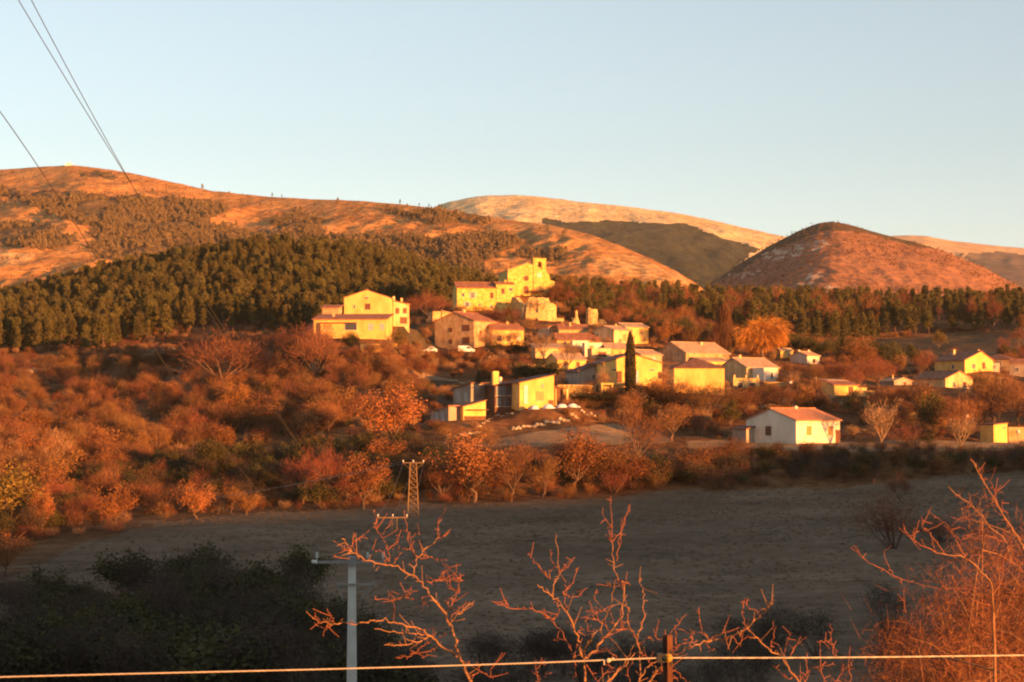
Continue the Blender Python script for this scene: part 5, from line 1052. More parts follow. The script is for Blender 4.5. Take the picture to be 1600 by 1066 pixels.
for k, L_ in bykind.items():
    L_.sort(key=lambda t: -t[8] - (1000 if t[7] else 0) + (500 if not (-30 < t[9] < 1630) else 0)); lim = 285
    name = 'thicket_bush' if k == 'shaded_thicket_tree' else k
    cnt = {}
    recs = []
    for t in L_[:lim]:
        v = t[6] if t[6] is not None else int(RNG.integers(len(PROTO[k]))); tm, cm, jm = PROTO[k][v]; s = t[4]/6
        lb = t[7]; gp = None
        if not lb:
            size = 'low ' if t[4] < 2.2 else 'tall ' if t[4] > 6 and k != 'pine_tree' else ''
            wh = where(t[9], t[10]); lb = (size + LOOK[k] % TONE[k][v]) + ' ' + wh; gp = lb.split(' ', 0)[0]
            gp = 'plants alike: ' + lb if False else ({'bare_tree': 'leafless trees ', 'oak_tree': 'oaks ', 'shrub': 'shrubs ', 'pine_tree': 'pines ', 'evergreen_bush': 'evergreen bushes ', 'shaded_thicket_tree': 'bushes ', 'yellow_green_bush': 'bushes '}[k] + wh)
            # like ones in one place share label and group
            gp = gp + (', ' + size.strip() if size else '') + (', ' + TONE[k][v] if len(PROTO[k]) > 1 and k != 'pine_tree' else '')
        small = t[8] < 22 or k in ('pine_tree',)
        rz = float(RNG.uniform(0, 6.28)); sc = (s*t[5], s*t[5], s)
        if small:
            o = bpy.data.objects.new(name, jm)
        else:
            o = bpy.data.objects.new(name, None); o.empty_display_size = .3
            a = bpy.data.objects.new('trunk', tm); b_ = bpy.data.objects.new('crown', cm)
            for c_ in (a, b_): COL.objects.link(c_); c_.parent = o
        COL.objects.link(o); o.location = t[1:4]; o.rotation_euler = (0, 0, rz); o.scale = sc
        tag(o, lb, CATS.get(k, 'tree'), gp); recs.append((o, lb, gp, t[9]))
    same = {}
    for r_ in recs:
        if r_[2]: same.setdefault(r_[1], []).append(r_)
    for lb_, rs in same.items():       # like neighbours are told apart by their order from left to right
        rs.sort(key=lambda q_: q_[3]); n_ = len(rs); words = {1: [''], 2: ['left-hand', 'right-hand'], 3: ['leftmost', 'middle', 'rightmost']}.get(n_, ['leftmost', 'second leftmost'] + [None]*(n_-4) + ['second rightmost', 'rightmost'])
        for w_, r_ in zip(words, rs):
            if w_: r_[0]['label'] = w_ + ' ' + lb_
            elif w_ is None: r_[0]['label'] = 'inner ' + lb_
    rest = L_[lim:]
    if rest:
        nm = {'pine_tree': 'pine_wood', 'shrub': 'scrub', 'bare_tree': 'bare_wood', 'oak_tree': 'oak_scrub', 'shaded_thicket_tree': 'dark_thicket'}.get(k, k+'_mass')
        stuff(nm, 'dense growth of many more ' + k.replace('_', ' ') + 's', k, [(t[1], t[2], t[3], t[4]/6, RNG.uniform(0, 6.28), t[6] if t[6] is not None else RNG.integers(len(PROTO[k])), t[5]) for t in rest])
b = MB(); rr_ = random.Random(9)
for i in range(46):
    a = rr_.uniform(0, 6.28); r = rr_.uniform(0, 3.2); x_, y_ = math.cos(a)*r, math.sin(a)*r; l_ = rr_.uniform(2.5, 6); dx_, dy_ = rr_.gauss(0, 1.6), rr_.gauss(0, 1.6)
    b.add([(x_-.16, y_, 0), (x_+.16, y_+.1, 0), (x_+dx_*.4, y_+dy_*.4, l_*.6), (x_+dx_, y_+dy_, l_)], [(0, 1, 2), (0, 2, 3)])
gt = mk_mesh('grass_tuft', b.v, b.f, M['dry']); PROTO['grass_tuft'] = [(None, None, gt)]
xs = RNG.uniform(-130, 130, 60000); ys = np.sqrt(RNG.uniform(95**2, 292**2, 60000)); kp = np.abs(xs/ys) < .33; xs, ys = xs[kp], ys[kp]; zs = G(xs, ys); pu, pv = proj(xs, ys, zs)
kp = inpoly(pu, pv, FIELD) & (vnoise(xs/9, ys/9, 51)*.7 + vnoise(xs/2.5, ys/2.5, 52)*.3 + RNG.uniform(-.15, .15, len(xs)) > .42)
stuff('field_grass', 'short dry grass tufts over the shaded field', 'grass_tuft', [(x, y, z-.03, RNG.uniform(.012, .032), RNG.uniform(0, 6.28), 0, RNG.uniform(1.2, 3)) for x, y, z in zip(xs[kp], ys[kp], zs[kp])])
# dry undergrowth between the shrubs
U = []
xs = RNG.uniform(-150, 150, 16000); ys = np.sqrt(RNG.uniform(235**2, 620**2, 16000)); keep = np.abs(xs/ys) < .33; xs, ys = xs[keep], ys[keep]; zs = G(xs, ys); pu, pv = proj(xs, ys, zs)
bad = inpoly(pu, pv, FIELD) | (vnoise(xs/12, ys/12, 77) < .38)
for t in TAN: bad |= inpoly(pu, pv, t)
bad |= inpoly(pu, pv, SHADED_MEADOW)
for (x0, y0, x1, y1, Dr) in RECTS: bad |= (pu > x0-1) & (pu < x1+1) & (pv > y0) & (pv < y1+5) & (ys < Dr+8)
for x, y, z in zip(xs[~bad], ys[~bad], zs[~bad]): U.append((x, y, z-.05, RNG.uniform(.10, .30), RNG.uniform(0, 6.28), RNG.integers(4), RNG.uniform(1.2, 2.2)))
stuff('undergrowth', 'low dry brush and grass between the shrubs of the hillside', 'shrub', U)
# ------------------------------------------------------------ power line
def on_ground(px, D): x = (px-800)/F*D; return Vector((x, D, Gz(x, D)))
g = on_ground(551, 60); e = empty('concrete_pole', g, 'grey tapering concrete power pole in the foreground carrying two crossarms', 'power pole'); Tz = V(551, 873, 60).z - g.z
mz = lambda py: V(551, py, 60).z - g.z
mx = lambda px: (px-551)/F*60
MB().prism([(-.17, -.14), (.17, -.14), (.17, .14), (-.17, .14)], 'z', -.5, -.4)
q = MB(); lv = [(-.5, .19), (Tz*.5, .155), (Tz, .11)]
vs = [(sx*r, sy*r*.8, z) for z, r in lv for sx, sy in ((-1, -1), (1, -1), (1, 1), (-1, 1))]
q.add(vs, [(0, 3, 2, 1), (8, 9, 10, 11)] + [(l*4+k, l*4+(k+1) % 4, (l+1)*4+(k+1) % 4, (l+1)*4+k) for l in range(2) for k in range(4)]); q.build('pole', M['concrete'], e)
ca = MB().box(mx(496), mx(604), -.2, -.12, mz(880), mz(876)).build('crossarm', M['metal'], e)
MB().box(mx(545), mx(557), -.24, .14, mz(884), mz(870)).build('pole_cap', M['metal'], e)
MB().box(mx(528), mx(586), -.2, -.13, mz(914), mz(911)).tube([(mx(530), -.16, mz(914)), (mx(538), -.16, mz(938))], .02, 5).tube([(mx(582), -.16, mz(912)), (mx(566), -.16, mz(936))], .025, 5).tube([(mx(584), -.16, mz(911)), (mx(586), -.16, mz(906))], .02, 5).build('lower_bracket', M['metal'], e)
def insul(px, py, par=e, up=True):
    x, z = mx(px), mz(py); q = MB(); dz = 1 if up else -1
    q.tube([(x, -.16, z), (x, -.16, z+.12*dz)], .014, 6)
    for k in range(3): q.tube([(x, -.16, z+(.12+k*.06)*dz), (x, -.16, z+(.15+k*.06)*dz)], [.065-.01*k, .035], 10)
    q.build('insulator', M['ceramic'], par, True); return Vector(g) + Vector((x, -.16, z+.28*dz))
i1 = insul(497, 876); i2 = insul(576, 876); i3 = insul(600, 876)
MB().tube([(mx(496), -.16, mz(878)), (mx(491), -.3, mz(876))], [.06, .05], 8).build('end_insulator', M['ceramic'], e)
def cable(name, label, pts, r, m='cable', grp=None):
    return tag(MB().tube(pts, r, 5).build(name, M[m]), label, 'cable', grp)
def sag(a, b, s, n=24): a = Vector(a); b = Vector(b); return [a.lerp(b, t) - Vector((0, 0, s*4*t*(1-t))) for t in np.linspace(0, 1, n)]
# conductors climb towards the camera's upper left to a pole behind it
ends = [V(-2, -35, 16), V(27, -35, 15.5), V(-62, 100, 16)]
e2 = on_ground(800, 60)
bp = Vector((-4.3, -9.0, 0)); bp.z = Gz(bp.x, bp.y)
tgt = []
for st, py_pts in ((i2, [(30, 0), (190, 265), (378, 557), (560, 838)]), (i3, [(50, 0), (190, 262), (400, 600), (600, 868)]), (i1, [(0, 175), (55, 258), (253, 557), (415, 787)])):
    D1 = 60; pts = [st]
    # distances fall evenly along the span towards the camera
    order = py_pts[::-1]; Ds = {0: 0}
    n = len(order); top = np.array(py_pts[0], float); nxt = np.array(py_pts[1], float); ext = top + (top-nxt)*.35
    seq = [(*p,) for p in order] + [tuple(ext)]
    L0 = np.array([576, 862]); arr = np.array([(proj(*st)[0], proj(*st)[1])] + seq, float)
    cum = np.concatenate([[0], np.cumsum(np.linalg.norm(np.diff(arr, axis=0), axis=1))]); f = cum/cum[-1]
    # along a straight span 1/D is linear in picture distance
    inv = 1/60 + f*(1/17 - 1/60)
    ts = np.linspace(0, 1, 40); axx = np.interp(ts, f, arr[:, 0]); ayy = np.interp(ts, f, arr[:, 1])
    # smooth the polyline
    cx = np.polyfit(f, arr[:, 0], 3); cy_ = np.polyfit(f, arr[:, 1], 3)
    for t in ts[1:]: pts.append(V(np.polyval(cx, t)*.999+axx[int(t*39)]*.001, np.polyval(cy_, t), 1/(1/60+t*(1/17-1/60))))
    last = pts[-1]; dirv = (pts[-1]-pts[-3]).normalized(); far = last + dirv*((last.y+9)/max(.2, -dirv.y)); far = last.lerp(far, 1.0); pts.append(far); tgt.append(far)
    cable('power_cable', {0: 'thin dark power cable, left one of the close pair rising to the top left', 1: 'thin dark power cable, right one of the close pair rising to the top left', 2: 'thin dark power cable running alone to the left edge of the sky'}[len(tgt)-1], pts, .0045, grp='power cables rising to the upper left')
c = sum(tgt, Vector())/3; bpz = Gz(c.x, c.y); e = empty('rear_pole', (c.x, c.y, bpz), 'concrete power pole behind the viewer carrying the three cables', 'power pole')
MB().tube([(0, .3, -.5), (0, .3, c.z-bpz+.3)], [.17, .11], 8).build('pole', M['concrete'], e)
xs_ = [t.x-c.x for t in tgt]; MB().box(min(xs_)-.2, max(xs_)+.2, .1, .2, c.z-bpz-.12, c.z-bpz-.02).build('crossarm', M['metal'], e)
# slim pole behind
g2 = on_ground(618, 150); e = empty('steel_pole', g2, 'slim rusty power pole with a plain T crossarm behind the concrete pole', 'power pole'); zz = lambda py: V(618, py, 150).z-g2.z
MB().box(-.28, -.20, -.1, .0, -.5, zz(810)).box(.10, .18, -.1, .0, -.5, zz(810)).build('pole', M['steel_lit'], e)
q = MB()
for k in range(14): z0 = zz(810)*k/14; q.tube([(-.24, -.05, z0), (.14, -.05, z0+zz(810)/14)], .02, 4)
q.build('brace', M['steel_lit'], e); MB().box((590-618)/F*150, (637-618)/F*150, -.12, .02, zz(810)+.003, zz(810)+.12).build('crossarm', M['steel_lit'], e)
ii = [Vector(g2)+Vector(((p-618)/F*150, -.05, zz(808)+.15)) for p in (591, 614, 636)]
for p in (591, 614, 636): MB().tube([((p-618)/F*150, -.05, zz(810)+.12), ((p-618)/F*150, -.05, zz(810)+.32)], [.05, .07], 8).build('insulator', M['ceramic'], e)
# lattice pylon
D3 = 236; g3 = on_ground(646, D3); e = empty('lattice_pylon', g3, 'slender lattice steel pylon with a flat crossarm glowing against the dark hedge', 'pylon'); H3 = V(646, 724, D3).z - g3.z; hw0, hw1 = .75, .38
def pp(sx, sy, z): w = hw0+(hw1-hw0)*z/H3; return Vector((sx*w, sy*w, z))
for sx in (-1, 1):
    for sy in (-1, 1): MB().tube([pp(sx, sy, -.3), pp(sx, sy, H3)], .04, 4).build('leg', M['steel_lit'], e)
q = MB(); n = 11
for k in range(n):
    z0, z1 = H3*k/n, H3*(k+1)/n
    for (a, b) in (((-1, -1), (1, -1)), ((1, -1), (1, 1)), ((1, 1), (-1, 1)), ((-1, 1), (-1, -1))):
        q.tube([pp(*a, z0), pp(*b, z1)], .02, 3).tube([pp(*b, z0), pp(*a, z1)], .02, 3).tube([pp(*a, z1), pp(*b, z1)], .025, 3)
q.build('bracing', M['steel_lit'], e)
MB().box(-1.3, 1.3, -.12, -.02, H3+.003, H3+.12).box(-1.3, 1.3, .1, .2, H3+.003, H3+.12).tube([(-1.25, .05, H3), (-.4, 0, H3-.7)], .03, 4).tube([(1.25, .05, H3), (.4, 0, H3-.7)], .03, 4).build('crossarm', M['steel_lit'], e)
pi = [Vector(g3)+Vector((x, -.05, H3+.2)) for x in (-1.25, 0, 1.25)]
for x in (-1.25, 0, 1.25): MB().tube([(x, -.05, H3+.12), (x, -.05, H3+.4)], [.06, .09], 8).build('insulator', M['ceramic'], e)
for a, b, w in zip((i1, i2, i3), ii, ('left', 'middle', 'right')): cable('power_cable', f'thin cable from the concrete pole to the {w} end of the T-shaped pole', sag(a, b, .8), .014, grp='cables between the poles')
for a, b, w in zip(ii, pi, ('left', 'middle', 'right')): cable('power_cable', f'thin cable from the T-shaped pole to the lattice pylon, {w} one', sag(a, b, .8), .02, grp='cables between the poles')
for k, (a, py) in enumerate(((pi[0], (0, 812)), (pi[1], (0, 806)))):
    b = V(-200, 826-8*k, 330); cable('power_cable', ['lower', 'upper'][k] + ' cable running from the lattice pylon to the far left across the dark hedge', sag(a, b, 2.2), .02, 'metal', grp='cables leaving the pylon to the left')
# village posts and lamps
def post(px, py, D, h, label, name='utility_pole', m='bark_pale', lamp=False):
    g = on_ground(px, D) if py is None else Vector(hit(px, py)); e = empty(name, g, label, 'lamp post' if lamp else 'pole'); r = .09 if lamp else .14
    MB().tube([(0, 0, -.4), (0, 0, h)], [r, r*.7], 7).build('post', M[m], e)
    if lamp: MB().ball((0, 0, h+.25), .34, 10, 7).build('lamp_globe', M['white'], e, True)
    else: MB().box(-.5, .5, -.06, .06, h-.4, h-.3).build('crossarm', M[m], e)
post(1275, 617, 352, 3.4, 'wooden utility pole standing on the slope behind the white house')
post(1235, 616, 352, 1.8, 'white globe lamp left of the utility pole', 'lamp_post', 'metal', True)
post(1510, 678, 322, 2.6, 'white globe lamp among the bare trees right of the forked tree', 'lamp_post', 'metal', True)
post(1590, 694, 303, 1.6, 'small pale post with a white top in front of the retaining wall', 'lamp_post', 'metal', True)
post(1563, 640, 340, 6.0, 'tall pale pole among the bare trees at the right', 'utility_pole')
# ------------------------------------------------------------ fence in front of the viewer
D0 = 5.2
gp = on_ground(1042, D0); e = empty('fence_post', gp, 'rusty steel fence post with a yellow insulator at the bottom of the picture', 'fence post')
zt = V(1042, 992, D0).z - gp.z; hw = .0085
MB().box(-hw*1.6, hw*1.6, 0, .004, -.4, zt).box(-.002, .002, -.016, -.0001, -.4, zt).build('post', M['rust'], e)
zi = V(1042, 1027, D0).z - gp.z
MB().tube([(0, -.005, zi), (0, -.025, zi)], [.013, .011], 12).tube([(0, -.025, zi), (0, -.034, zi)], [.007, .007], 10).build('insulator', M['ceramic_y'], e, True)
MB().box(-.03, -.008, -.024, -.004, zi-.012, zi+.012).box(-.012, .012, -.004, .006, zi-.022, zi+.018).build('clamp', M['black'], e)
wp = [V(-700, 1078, D0+.3), V(0, 1058, D0+.1), V(500, 1046, D0+.05), V(800, 1037, D0), V(1035, 1028, D0-.02), V(1050, 1028, D0-.02), V(1300, 1027.5, D0), V(1600, 1024, D0+.1), V(2300, 1015, D0+.3)]
def smoothpts(pts, n=6):
    out = []; p = [pts[0]]+list(pts)+[pts[-1]]
    for i in range(1, len(p)-2):
        for k in range(n):
            t = k/n; a, b, c, d = p[i-1], p[i], p[i+1], p[i+2]
            out.append(.5*((2*b)+(c-a)*t+(2*a-5*b+4*c-d)*t*t+(3*b-a-3*c+d)*t**3))
    out.append(pts[-1]); return out
wps = smoothpts(wp, 14); q = MB()
for s in range(3):     # twisted strands
    q.tube([p + Vector((0, math.cos(i*1.1+s*2.094)*.0010, math.sin(i*1.1+s*2.094)*.0010)) for i, p in enumerate(smoothpts(wps, 6))], .0013, 4)
tag(q.build('fence_wire', M['fencewire']), 'pale twisted fence wire crossing the whole bottom of the picture', 'wire')
kt = V(951, 1032, D0-.02); q = MB().ball(tuple(kt), .006, 8, 6, (1, .8, 1), .2).tube([kt+Vector((-.012, 0, 0)), kt+Vector((-.012, -.004, -.012))], .002, 4).tube([kt+Vector((.008, 0, .004)), kt+Vector((.016, 0, .006))], .0022, 5)
tag(q.build('wire_knot', M['fencewire']), 'small pale knot tied on the fence wire left of the rusty post', 'knot')
# ------------------------------------------------------------ bare fruit trees near the viewer
def z7(x, y): return (460+x/2.9125, 700+y/2.9125)
def z8(x, y): return (760+x/3.3333, 760+y/3.3333)
def z6(x, y): return (1140+x/2.913, 700+y/2.913)
rnd = random.Random(5)
def near_tree(label, D, conv, trunk_foot, limbs_, spur=1.0, mats=('bark_orange', 'twig_near'), seed=1):
    rr = random.Random(seed); g = on_ground(*trunk_foot); root = empty('bare_fruit_tree', g, label, 'tree')
    m = D/F
    for li, (w0, w1, pts, dd) in enumerate(limbs_):
        pix = [conv(*p) if li or True else p for p in pts]
        n = len(pix); dj = [D + dd*(i/(n-1)) + rr.uniform(-.03, .03) for i in range(n)]
        P3 = smoothpts([V(a, b, d_) - g for (a, b), d_ in zip(pix, dj)], 5)
        N = len(P3); rad = [max(.0009, (w0+(w1-w0)*i/(N-1))*m/2*.54*rr.uniform(.92, 1.1)) for i in range(N)]
        P3 = [p + Vector((rr.gauss(0, 1), rr.gauss(0, 1), rr.gauss(0, 1)))*.0028 for p in P3]
        q = MB().tube(P3, rad, 7)
        for i in range(1, N-1):       # spurs and buds
            if rr.random() < .5*spur:
                t = (P3[min(i+1, N-1)]-P3[i-1]).normalized(); dr = (t*.5 + Vector((rr.gauss(0, 1), rr.gauss(0, .7), rr.gauss(.15, 1))).normalized()).normalized(); ln = rr.choice([.006, .009, .012, .016, .02, .03, .055])*(D/6); a = P3[i]
                q.tube([a, a+dr*ln*.5+Vector((0, 0, .003)), a+dr*ln+Vector((0, 0, ln*.15))], [.0014*D/6, .0011*D/6, .0008*D/6], 4); q.ball(tuple(a+dr*ln+Vector((0, 0, ln*.15))), .0016*D/6, 5, 4)
        q.build('trunk' if li == 0 else 'branch', M[mats[0] if w0 > 3.2 else mats[1]], root)
    return root
W = lambda *p: list(p)
near_tree('bare fruit tree with a long arching branch in front of the concrete pole', 6.6, z7, (765, 6.9), [
 (13, 9, W((930, 2400), (880, 1600), (840, 1200), (805, 1066)), -.1),
 (9, 3.2, W((805, 1066), (765, 975), (735, 880), (690, 770), (650, 710), (590, 630), (540, 580), (450, 535)), -.1), (4.5, 2.4, W((450, 535), (350, 520), (290, 490), (255, 460), (222, 408)), -.2),
 (2.6, 1.2, W((290, 490), (266, 440), (270, 390)), .1), (2, 1, W((268, 430), (308, 402)), .05), (2.4, 1.2, W((262, 468), (225, 466), (180, 488)), -.05),
 (3.2, 1.8, W((430, 522), (425, 460), (385, 390), (370, 330), (362, 285)), .2), (2.4, 1.2, W((425, 462), (465, 425), (475, 405)), .1), (2, 1.1, W((400, 400), (435, 350)), .05), (2.4, 1.3, W((455, 525), (475, 480), (470, 405)), .1), (2, 1.1, W((430, 520), (395, 475), (350, 462)), 0),
 (4, 2.2, W((540, 575), (560, 500), (600, 460), (655, 408)), .2), (2.2, 1.1, W((655, 408), (650, 365), (657, 320)), .05), (2, 1.1, W((655, 408), (690, 400)), 0), (2, 1, W((575, 505), (630, 502), (690, 508)), 0),
 (3, 1.8, W((558, 492), (540, 465), (515, 400), (503, 285)), .1), (2, 1, W((520, 412), (565, 393)), 0), (2, 1, W((545, 470), (495, 455)), 0),
 (2.8, 1.3, W((595, 608), (640, 605), (690, 560), (742, 528)), .2), (2.4, 1.2, W((640, 605), (690, 600), (768, 606)), .1), (2.2, 1.1, W((690, 560), (720, 600), (765, 580)), .1), (2.6, 1.3, W((695, 760), (722, 700), (748, 650), (740, 590), (700, 545)), .2), (2, 1.1, W((748, 650), (710, 640), (665, 560)), .1),
 (4, 2.2, W((705, 805), (750, 755), (818, 700)), .1), (2.6, 1.3, W((702, 775), (740, 745), (783, 703)), .15), (2, 1.1, W((730, 740), (700, 700), (745, 655)), .1),
 (6, 3.4, W((740, 945), (670, 900), (610, 850), (540, 815), (450, 790), (370, 785)), -.3), (3.6, 1.8, W((370, 785), (290, 795), (180, 800), (120, 790), (72, 768)), -.2), (2.2, 1.2, W((180, 800), (165, 770), (150, 745)), 0), (2.2, 1.1, W((180, 800), (145, 820), (130, 855)), 0), (1.8, 1, W((120, 790), (95, 775), (85, 800)), 0),
 (4, 2, W((600, 850), (540, 845), (480, 840), (368, 824)), -.15), (4, 2, W((612, 862), (540, 885), (470, 900), (405, 895)), -.2), (2.6, 1.3, W((620, 880), (580, 905), (530, 945), (460, 962)), -.2), (2.2, 1.2, W((650, 905), (610, 930), (580, 965)), -.1),
 (2.4, 1.2, W((690, 850), (640, 868), (600, 880)), 0), (2.2, 1.2, W((585, 845), (610, 820), (680, 825)), 0), (2.4, 1.2, W((600, 720), (580, 690), (525, 690), (530, 630)), .1), (2.2, 1.2, W((520, 680), (440, 690), (362, 688)), -.1), (2, 1, W((590, 700), (580, 745)), 0), (2, 1, W((450, 790), (455, 740), (440, 690)), 0),
 (3.2, 1.6, W((800, 1040), (850, 1020), (890, 1040), (945, 1032)), .1), (2.2, 1.1, W((890, 1040), (905, 990)), 0), (2, 1, W((850, 1020), (820, 990), (780, 985)), 0)], seed=3)
near_tree('bare fruit tree with two main upright branches in the middle foreground', 6.2, z8, (918, 6.5), [
 (12, 9, W((600, 3000), (560, 1900), (535, 1300), (520, 1020)), -.1), (8, 4, W((520, 1020), (500, 900), (480, 800), (430, 680), (380, 600)), -.1), (4.5, 2.6, W((380, 600), (330, 560), (268, 512)), -.1),
 (3.4, 1.6, W((345, 570), (350, 520), (380, 460), (375, 380), (362, 238)), .1), (2.2, 1.1, W((380, 460), (350, 400), (325, 320)), .05), (2.6, 1.2, W((340, 490), (300, 450), (260, 400), (223, 348)), .05), (2.2, 1.1, W((385, 455), (430, 410), (462, 368)), .05),
 (3, 1.4, W((360, 590), (378, 650), (345, 692), (290, 660)), 0), (3.2, 1.8, W((340, 695), (290, 660), (240, 645), (130, 630), (30, 598)), -.2), (2, 1, W((110, 625), (85, 600), (60, 610)), 0), (3, 1.5, W((412, 640), (408, 560), (450, 500), (472, 430)), .1), (2.2, 1.1, W((412, 570), (470, 575), (525, 525)), .05), (2.2, 1.1, W((405, 560), (430, 520), (400, 480)), .05),
 (3, 1.8, W((340, 692), (380, 750), (430, 830), (460, 900), (470, 1020)), 0), (2, 1, W((400, 800), (340, 800)), 0),
 (7, 4.2, W((510, 900), (560, 860), (620, 780), (680, 710), (710, 620), (716, 510)), .1), (4, 2.6, W((716, 510), (680, 470), (660, 400), (655, 290)), .05), (3, 1.2, W((655, 290), (650, 180), (648, 55)), .05), (2.6, 1.2, W((655, 290), (635, 220), (603, 100)), .05), (3, 1.3, W((658, 282), (710, 215), (748, 88)), .05), (2.8, 1.4, W((678, 385), (690, 290), (738, 125)), .1), (2, 1.2, W((680, 480), (720, 500), (752, 512)), 0), (2, 1.2, W((716, 520), (735, 480)), 0), (2, 1.1, W((716, 515), (650, 520), (580, 508)), 0),
 (2.2, 1.2, W((690, 708), (750, 700)), 0), (2.6, 1.3, W((620, 780), (670, 760), (700, 740), (745, 748)), .1), (2.2, 1.1, W((555, 870), (620, 850), (680, 890)), .1), (2.2, 1.2, W((600, 800), (650, 775)), 0),
 (3.6, 1.8, W((498, 880), (540, 800), (600, 720), (640, 620), (672, 485)), -.1), (2.4, 1.2, W((600, 720), (560, 680), (545, 610), (575, 550)), -.1), (2.4, 1.2, W((560, 770), (520, 740), (470, 760)), -.1), (2.2, 1.1, W((640, 625), (580, 660), (550, 640)), -.1), (2, 1.1, W((640, 620), (650, 690), (670, 720)), 0), (2.2, 1, W((540, 800), (520, 700), (490, 680)), 0),
 (3.2, 1.4, W((520, 930), (560, 990), (590, 1060)), 0), (3, 1.4, W((300, 1060), (270, 1000), (250, 900)), 0), (2.2, 1, W((275, 1000), (340, 968)), 0), (2, 1, W((262, 950), (300, 905)), 0)], seed=4)
near_tree('bare fruit tree with a long branch reaching right past the rusty fence post', 6.0, z8, (1000, 6.2), [
 (12, 7, W((880, 3000), (830, 1900), (815, 1300), (802, 1040)), 0), (5, 2.6, W((802, 1040), (797, 900), (785, 790), (740, 730), (735, 650), (725, 590)), .1), (4, 1.8, W((785, 775), (815, 700), (822, 600), (812, 540), (798, 470)), .1), (2.4, 1.2, W((670, 742), (740, 750), (785, 790)), 0), (2.8, 1.2, W((790, 822), (850, 790), (930, 785), (1035, 668)), .1), (2, 1.1, W((885, 780), (895, 710)), 0),
 (7, 4.2, W((830, 1040), (870, 980), (930, 920), (1000, 870), (1090, 830), (1200, 800), (1320, 770)), -.2), (4.2, 1.5, W((1320, 770), (1380, 720), (1440, 660), (1475, 620), (1497, 588)), -.1), (2.4, 1.2, W((1350, 742), (1338, 680), (1336, 598)), 0), (2.2, 1.1, W((1425, 668), (1380, 635), (1336, 598)), 0),
 (2.8, 1.4, W((1060, 842), (1066, 780), (1000, 738)), 0), (2, 1.1, W((1066, 790), (1080, 750)), 0), (2.4, 1.2, W((1165, 808), (1125, 740), (1095, 650)), 0), (2.2, 1.1, W((1285, 782), (1325, 832)), 0), (2.4, 1.4, W((1315, 780), (1375, 792)), 0), (2.8, 1.4, W((958, 866), (1000, 830), (1040, 800)), 0), (2.2, 1.1, W((1170, 800), (1210, 770), (1250, 762)), 0), (2.2, 1.1, W((1140, 815), (1165, 850), (1185, 855)), 0), (2, 1, W((1240, 790), (1265, 830)), 0), (2.2, 1.1, W((985, 860), (985, 760)), 0),
 (6, 3, W((610, 1060), (660, 980), (720, 930), (770, 880)), .1), (3.4, 1.6, W((620, 1040), (700, 950), (740, 880), (770, 820)), .1), (4, 2, W((800, 1010), (840, 940), (900, 900), (960, 830)), .1), (3, 1.4, W((700, 940), (650, 960), (600, 1000)), 0), (3, 1.4, W((870, 940), (820, 880), (790, 870)), 0), (3, 1.5, W((970, 950), (1020, 1000), (1060, 1030)), 0), (2.6, 1.3, W((860, 1000), (900, 960), (970, 940)), 0), (2.6, 1.3, W((760, 1050), (740, 980), (760, 900)), 0), (2.4, 1.2, W((900, 1040), (950, 1000), (1000, 1010)), 0)], seed=6)
near_tree('slender bare shoots rising beside the wire right of the long branch', 7.0, z6, (1245, 7.2), [
 (8, 5, W((420, 3000), (370, 1700), (335, 1200), (320, 1066)), 0), (5, 2.4, W((320, 1066), (270, 1000), (220, 940), (160, 900), (100, 840), (60, 790)), -.1), (2.4, 1.2, W((185, 912), (200, 850), (200, 788)), 0), (2.4, 1.2, W((250, 930), (260, 880), (280, 840)), 0), (2.6, 1.2, W((280, 955), (300, 900), (350, 858)), 0),
 (3.2, 1.6, W((430, 1090), (415, 960), (420, 880), (470, 900), (490, 960)), .1), (2.6, 1.3, W((480, 960), (465, 880), (458, 800)), 0), (2.6, 1.3, W((552, 1090), (545, 1000), (550, 900)), 0), (3, 1.5, W((320, 1060), (380, 1000), (480, 985)), 0), (2.6, 1.3, W((300, 1040), (260, 1050), (200, 990)), 0), (2.6, 1.3, W((480, 1080), (520, 1010), (560, 990)), 0), (3, 1.5, W((340, 1080), (350, 1000), (350, 930)), 0)], seed=8)
near_tree('tall reddish bare tree entering from the right edge', 9.5, z6, (1640, 10.5), [
 (14, 8, W((1500, 3000), (1480, 1900), (1440, 1100), (1400, 700), (1340, 450)), 0), (5, 2.2, W((1340, 450), (1280, 360), (1220, 260), (1160, 160), (1100, 50)), -.1), (3.6, 1.6, W((1280, 520), (1260, 430), (1190, 360), (1130, 290), (1060, 230), (1015, 200)), -.1), (2.6, 1.2, W((1130, 310), (1080, 325), (1015, 315)), 0), (2.4, 1.1, W((1160, 160), (1140, 110), (1125, 80)), 0), (2.6, 1.2, W((1220, 260), (1200, 180), (1180, 140)), 0), (2.4, 1.1, W((1100, 260), (1080, 275), (1040, 280)), 0),
 (3, 1.3, W((1300, 400), (1250, 330), (1240, 260), (1270, 250)), .1), (3, 1.4, W((1250, 430), (1180, 400), (1110, 390), (1060, 420)), 0), (3, 1.3, W((1330, 560), (1290, 480), (1280, 400)), 0), (2.6, 1.2, W((1200, 250), (1215, 200), (1250, 210)), 0)], seed=9)
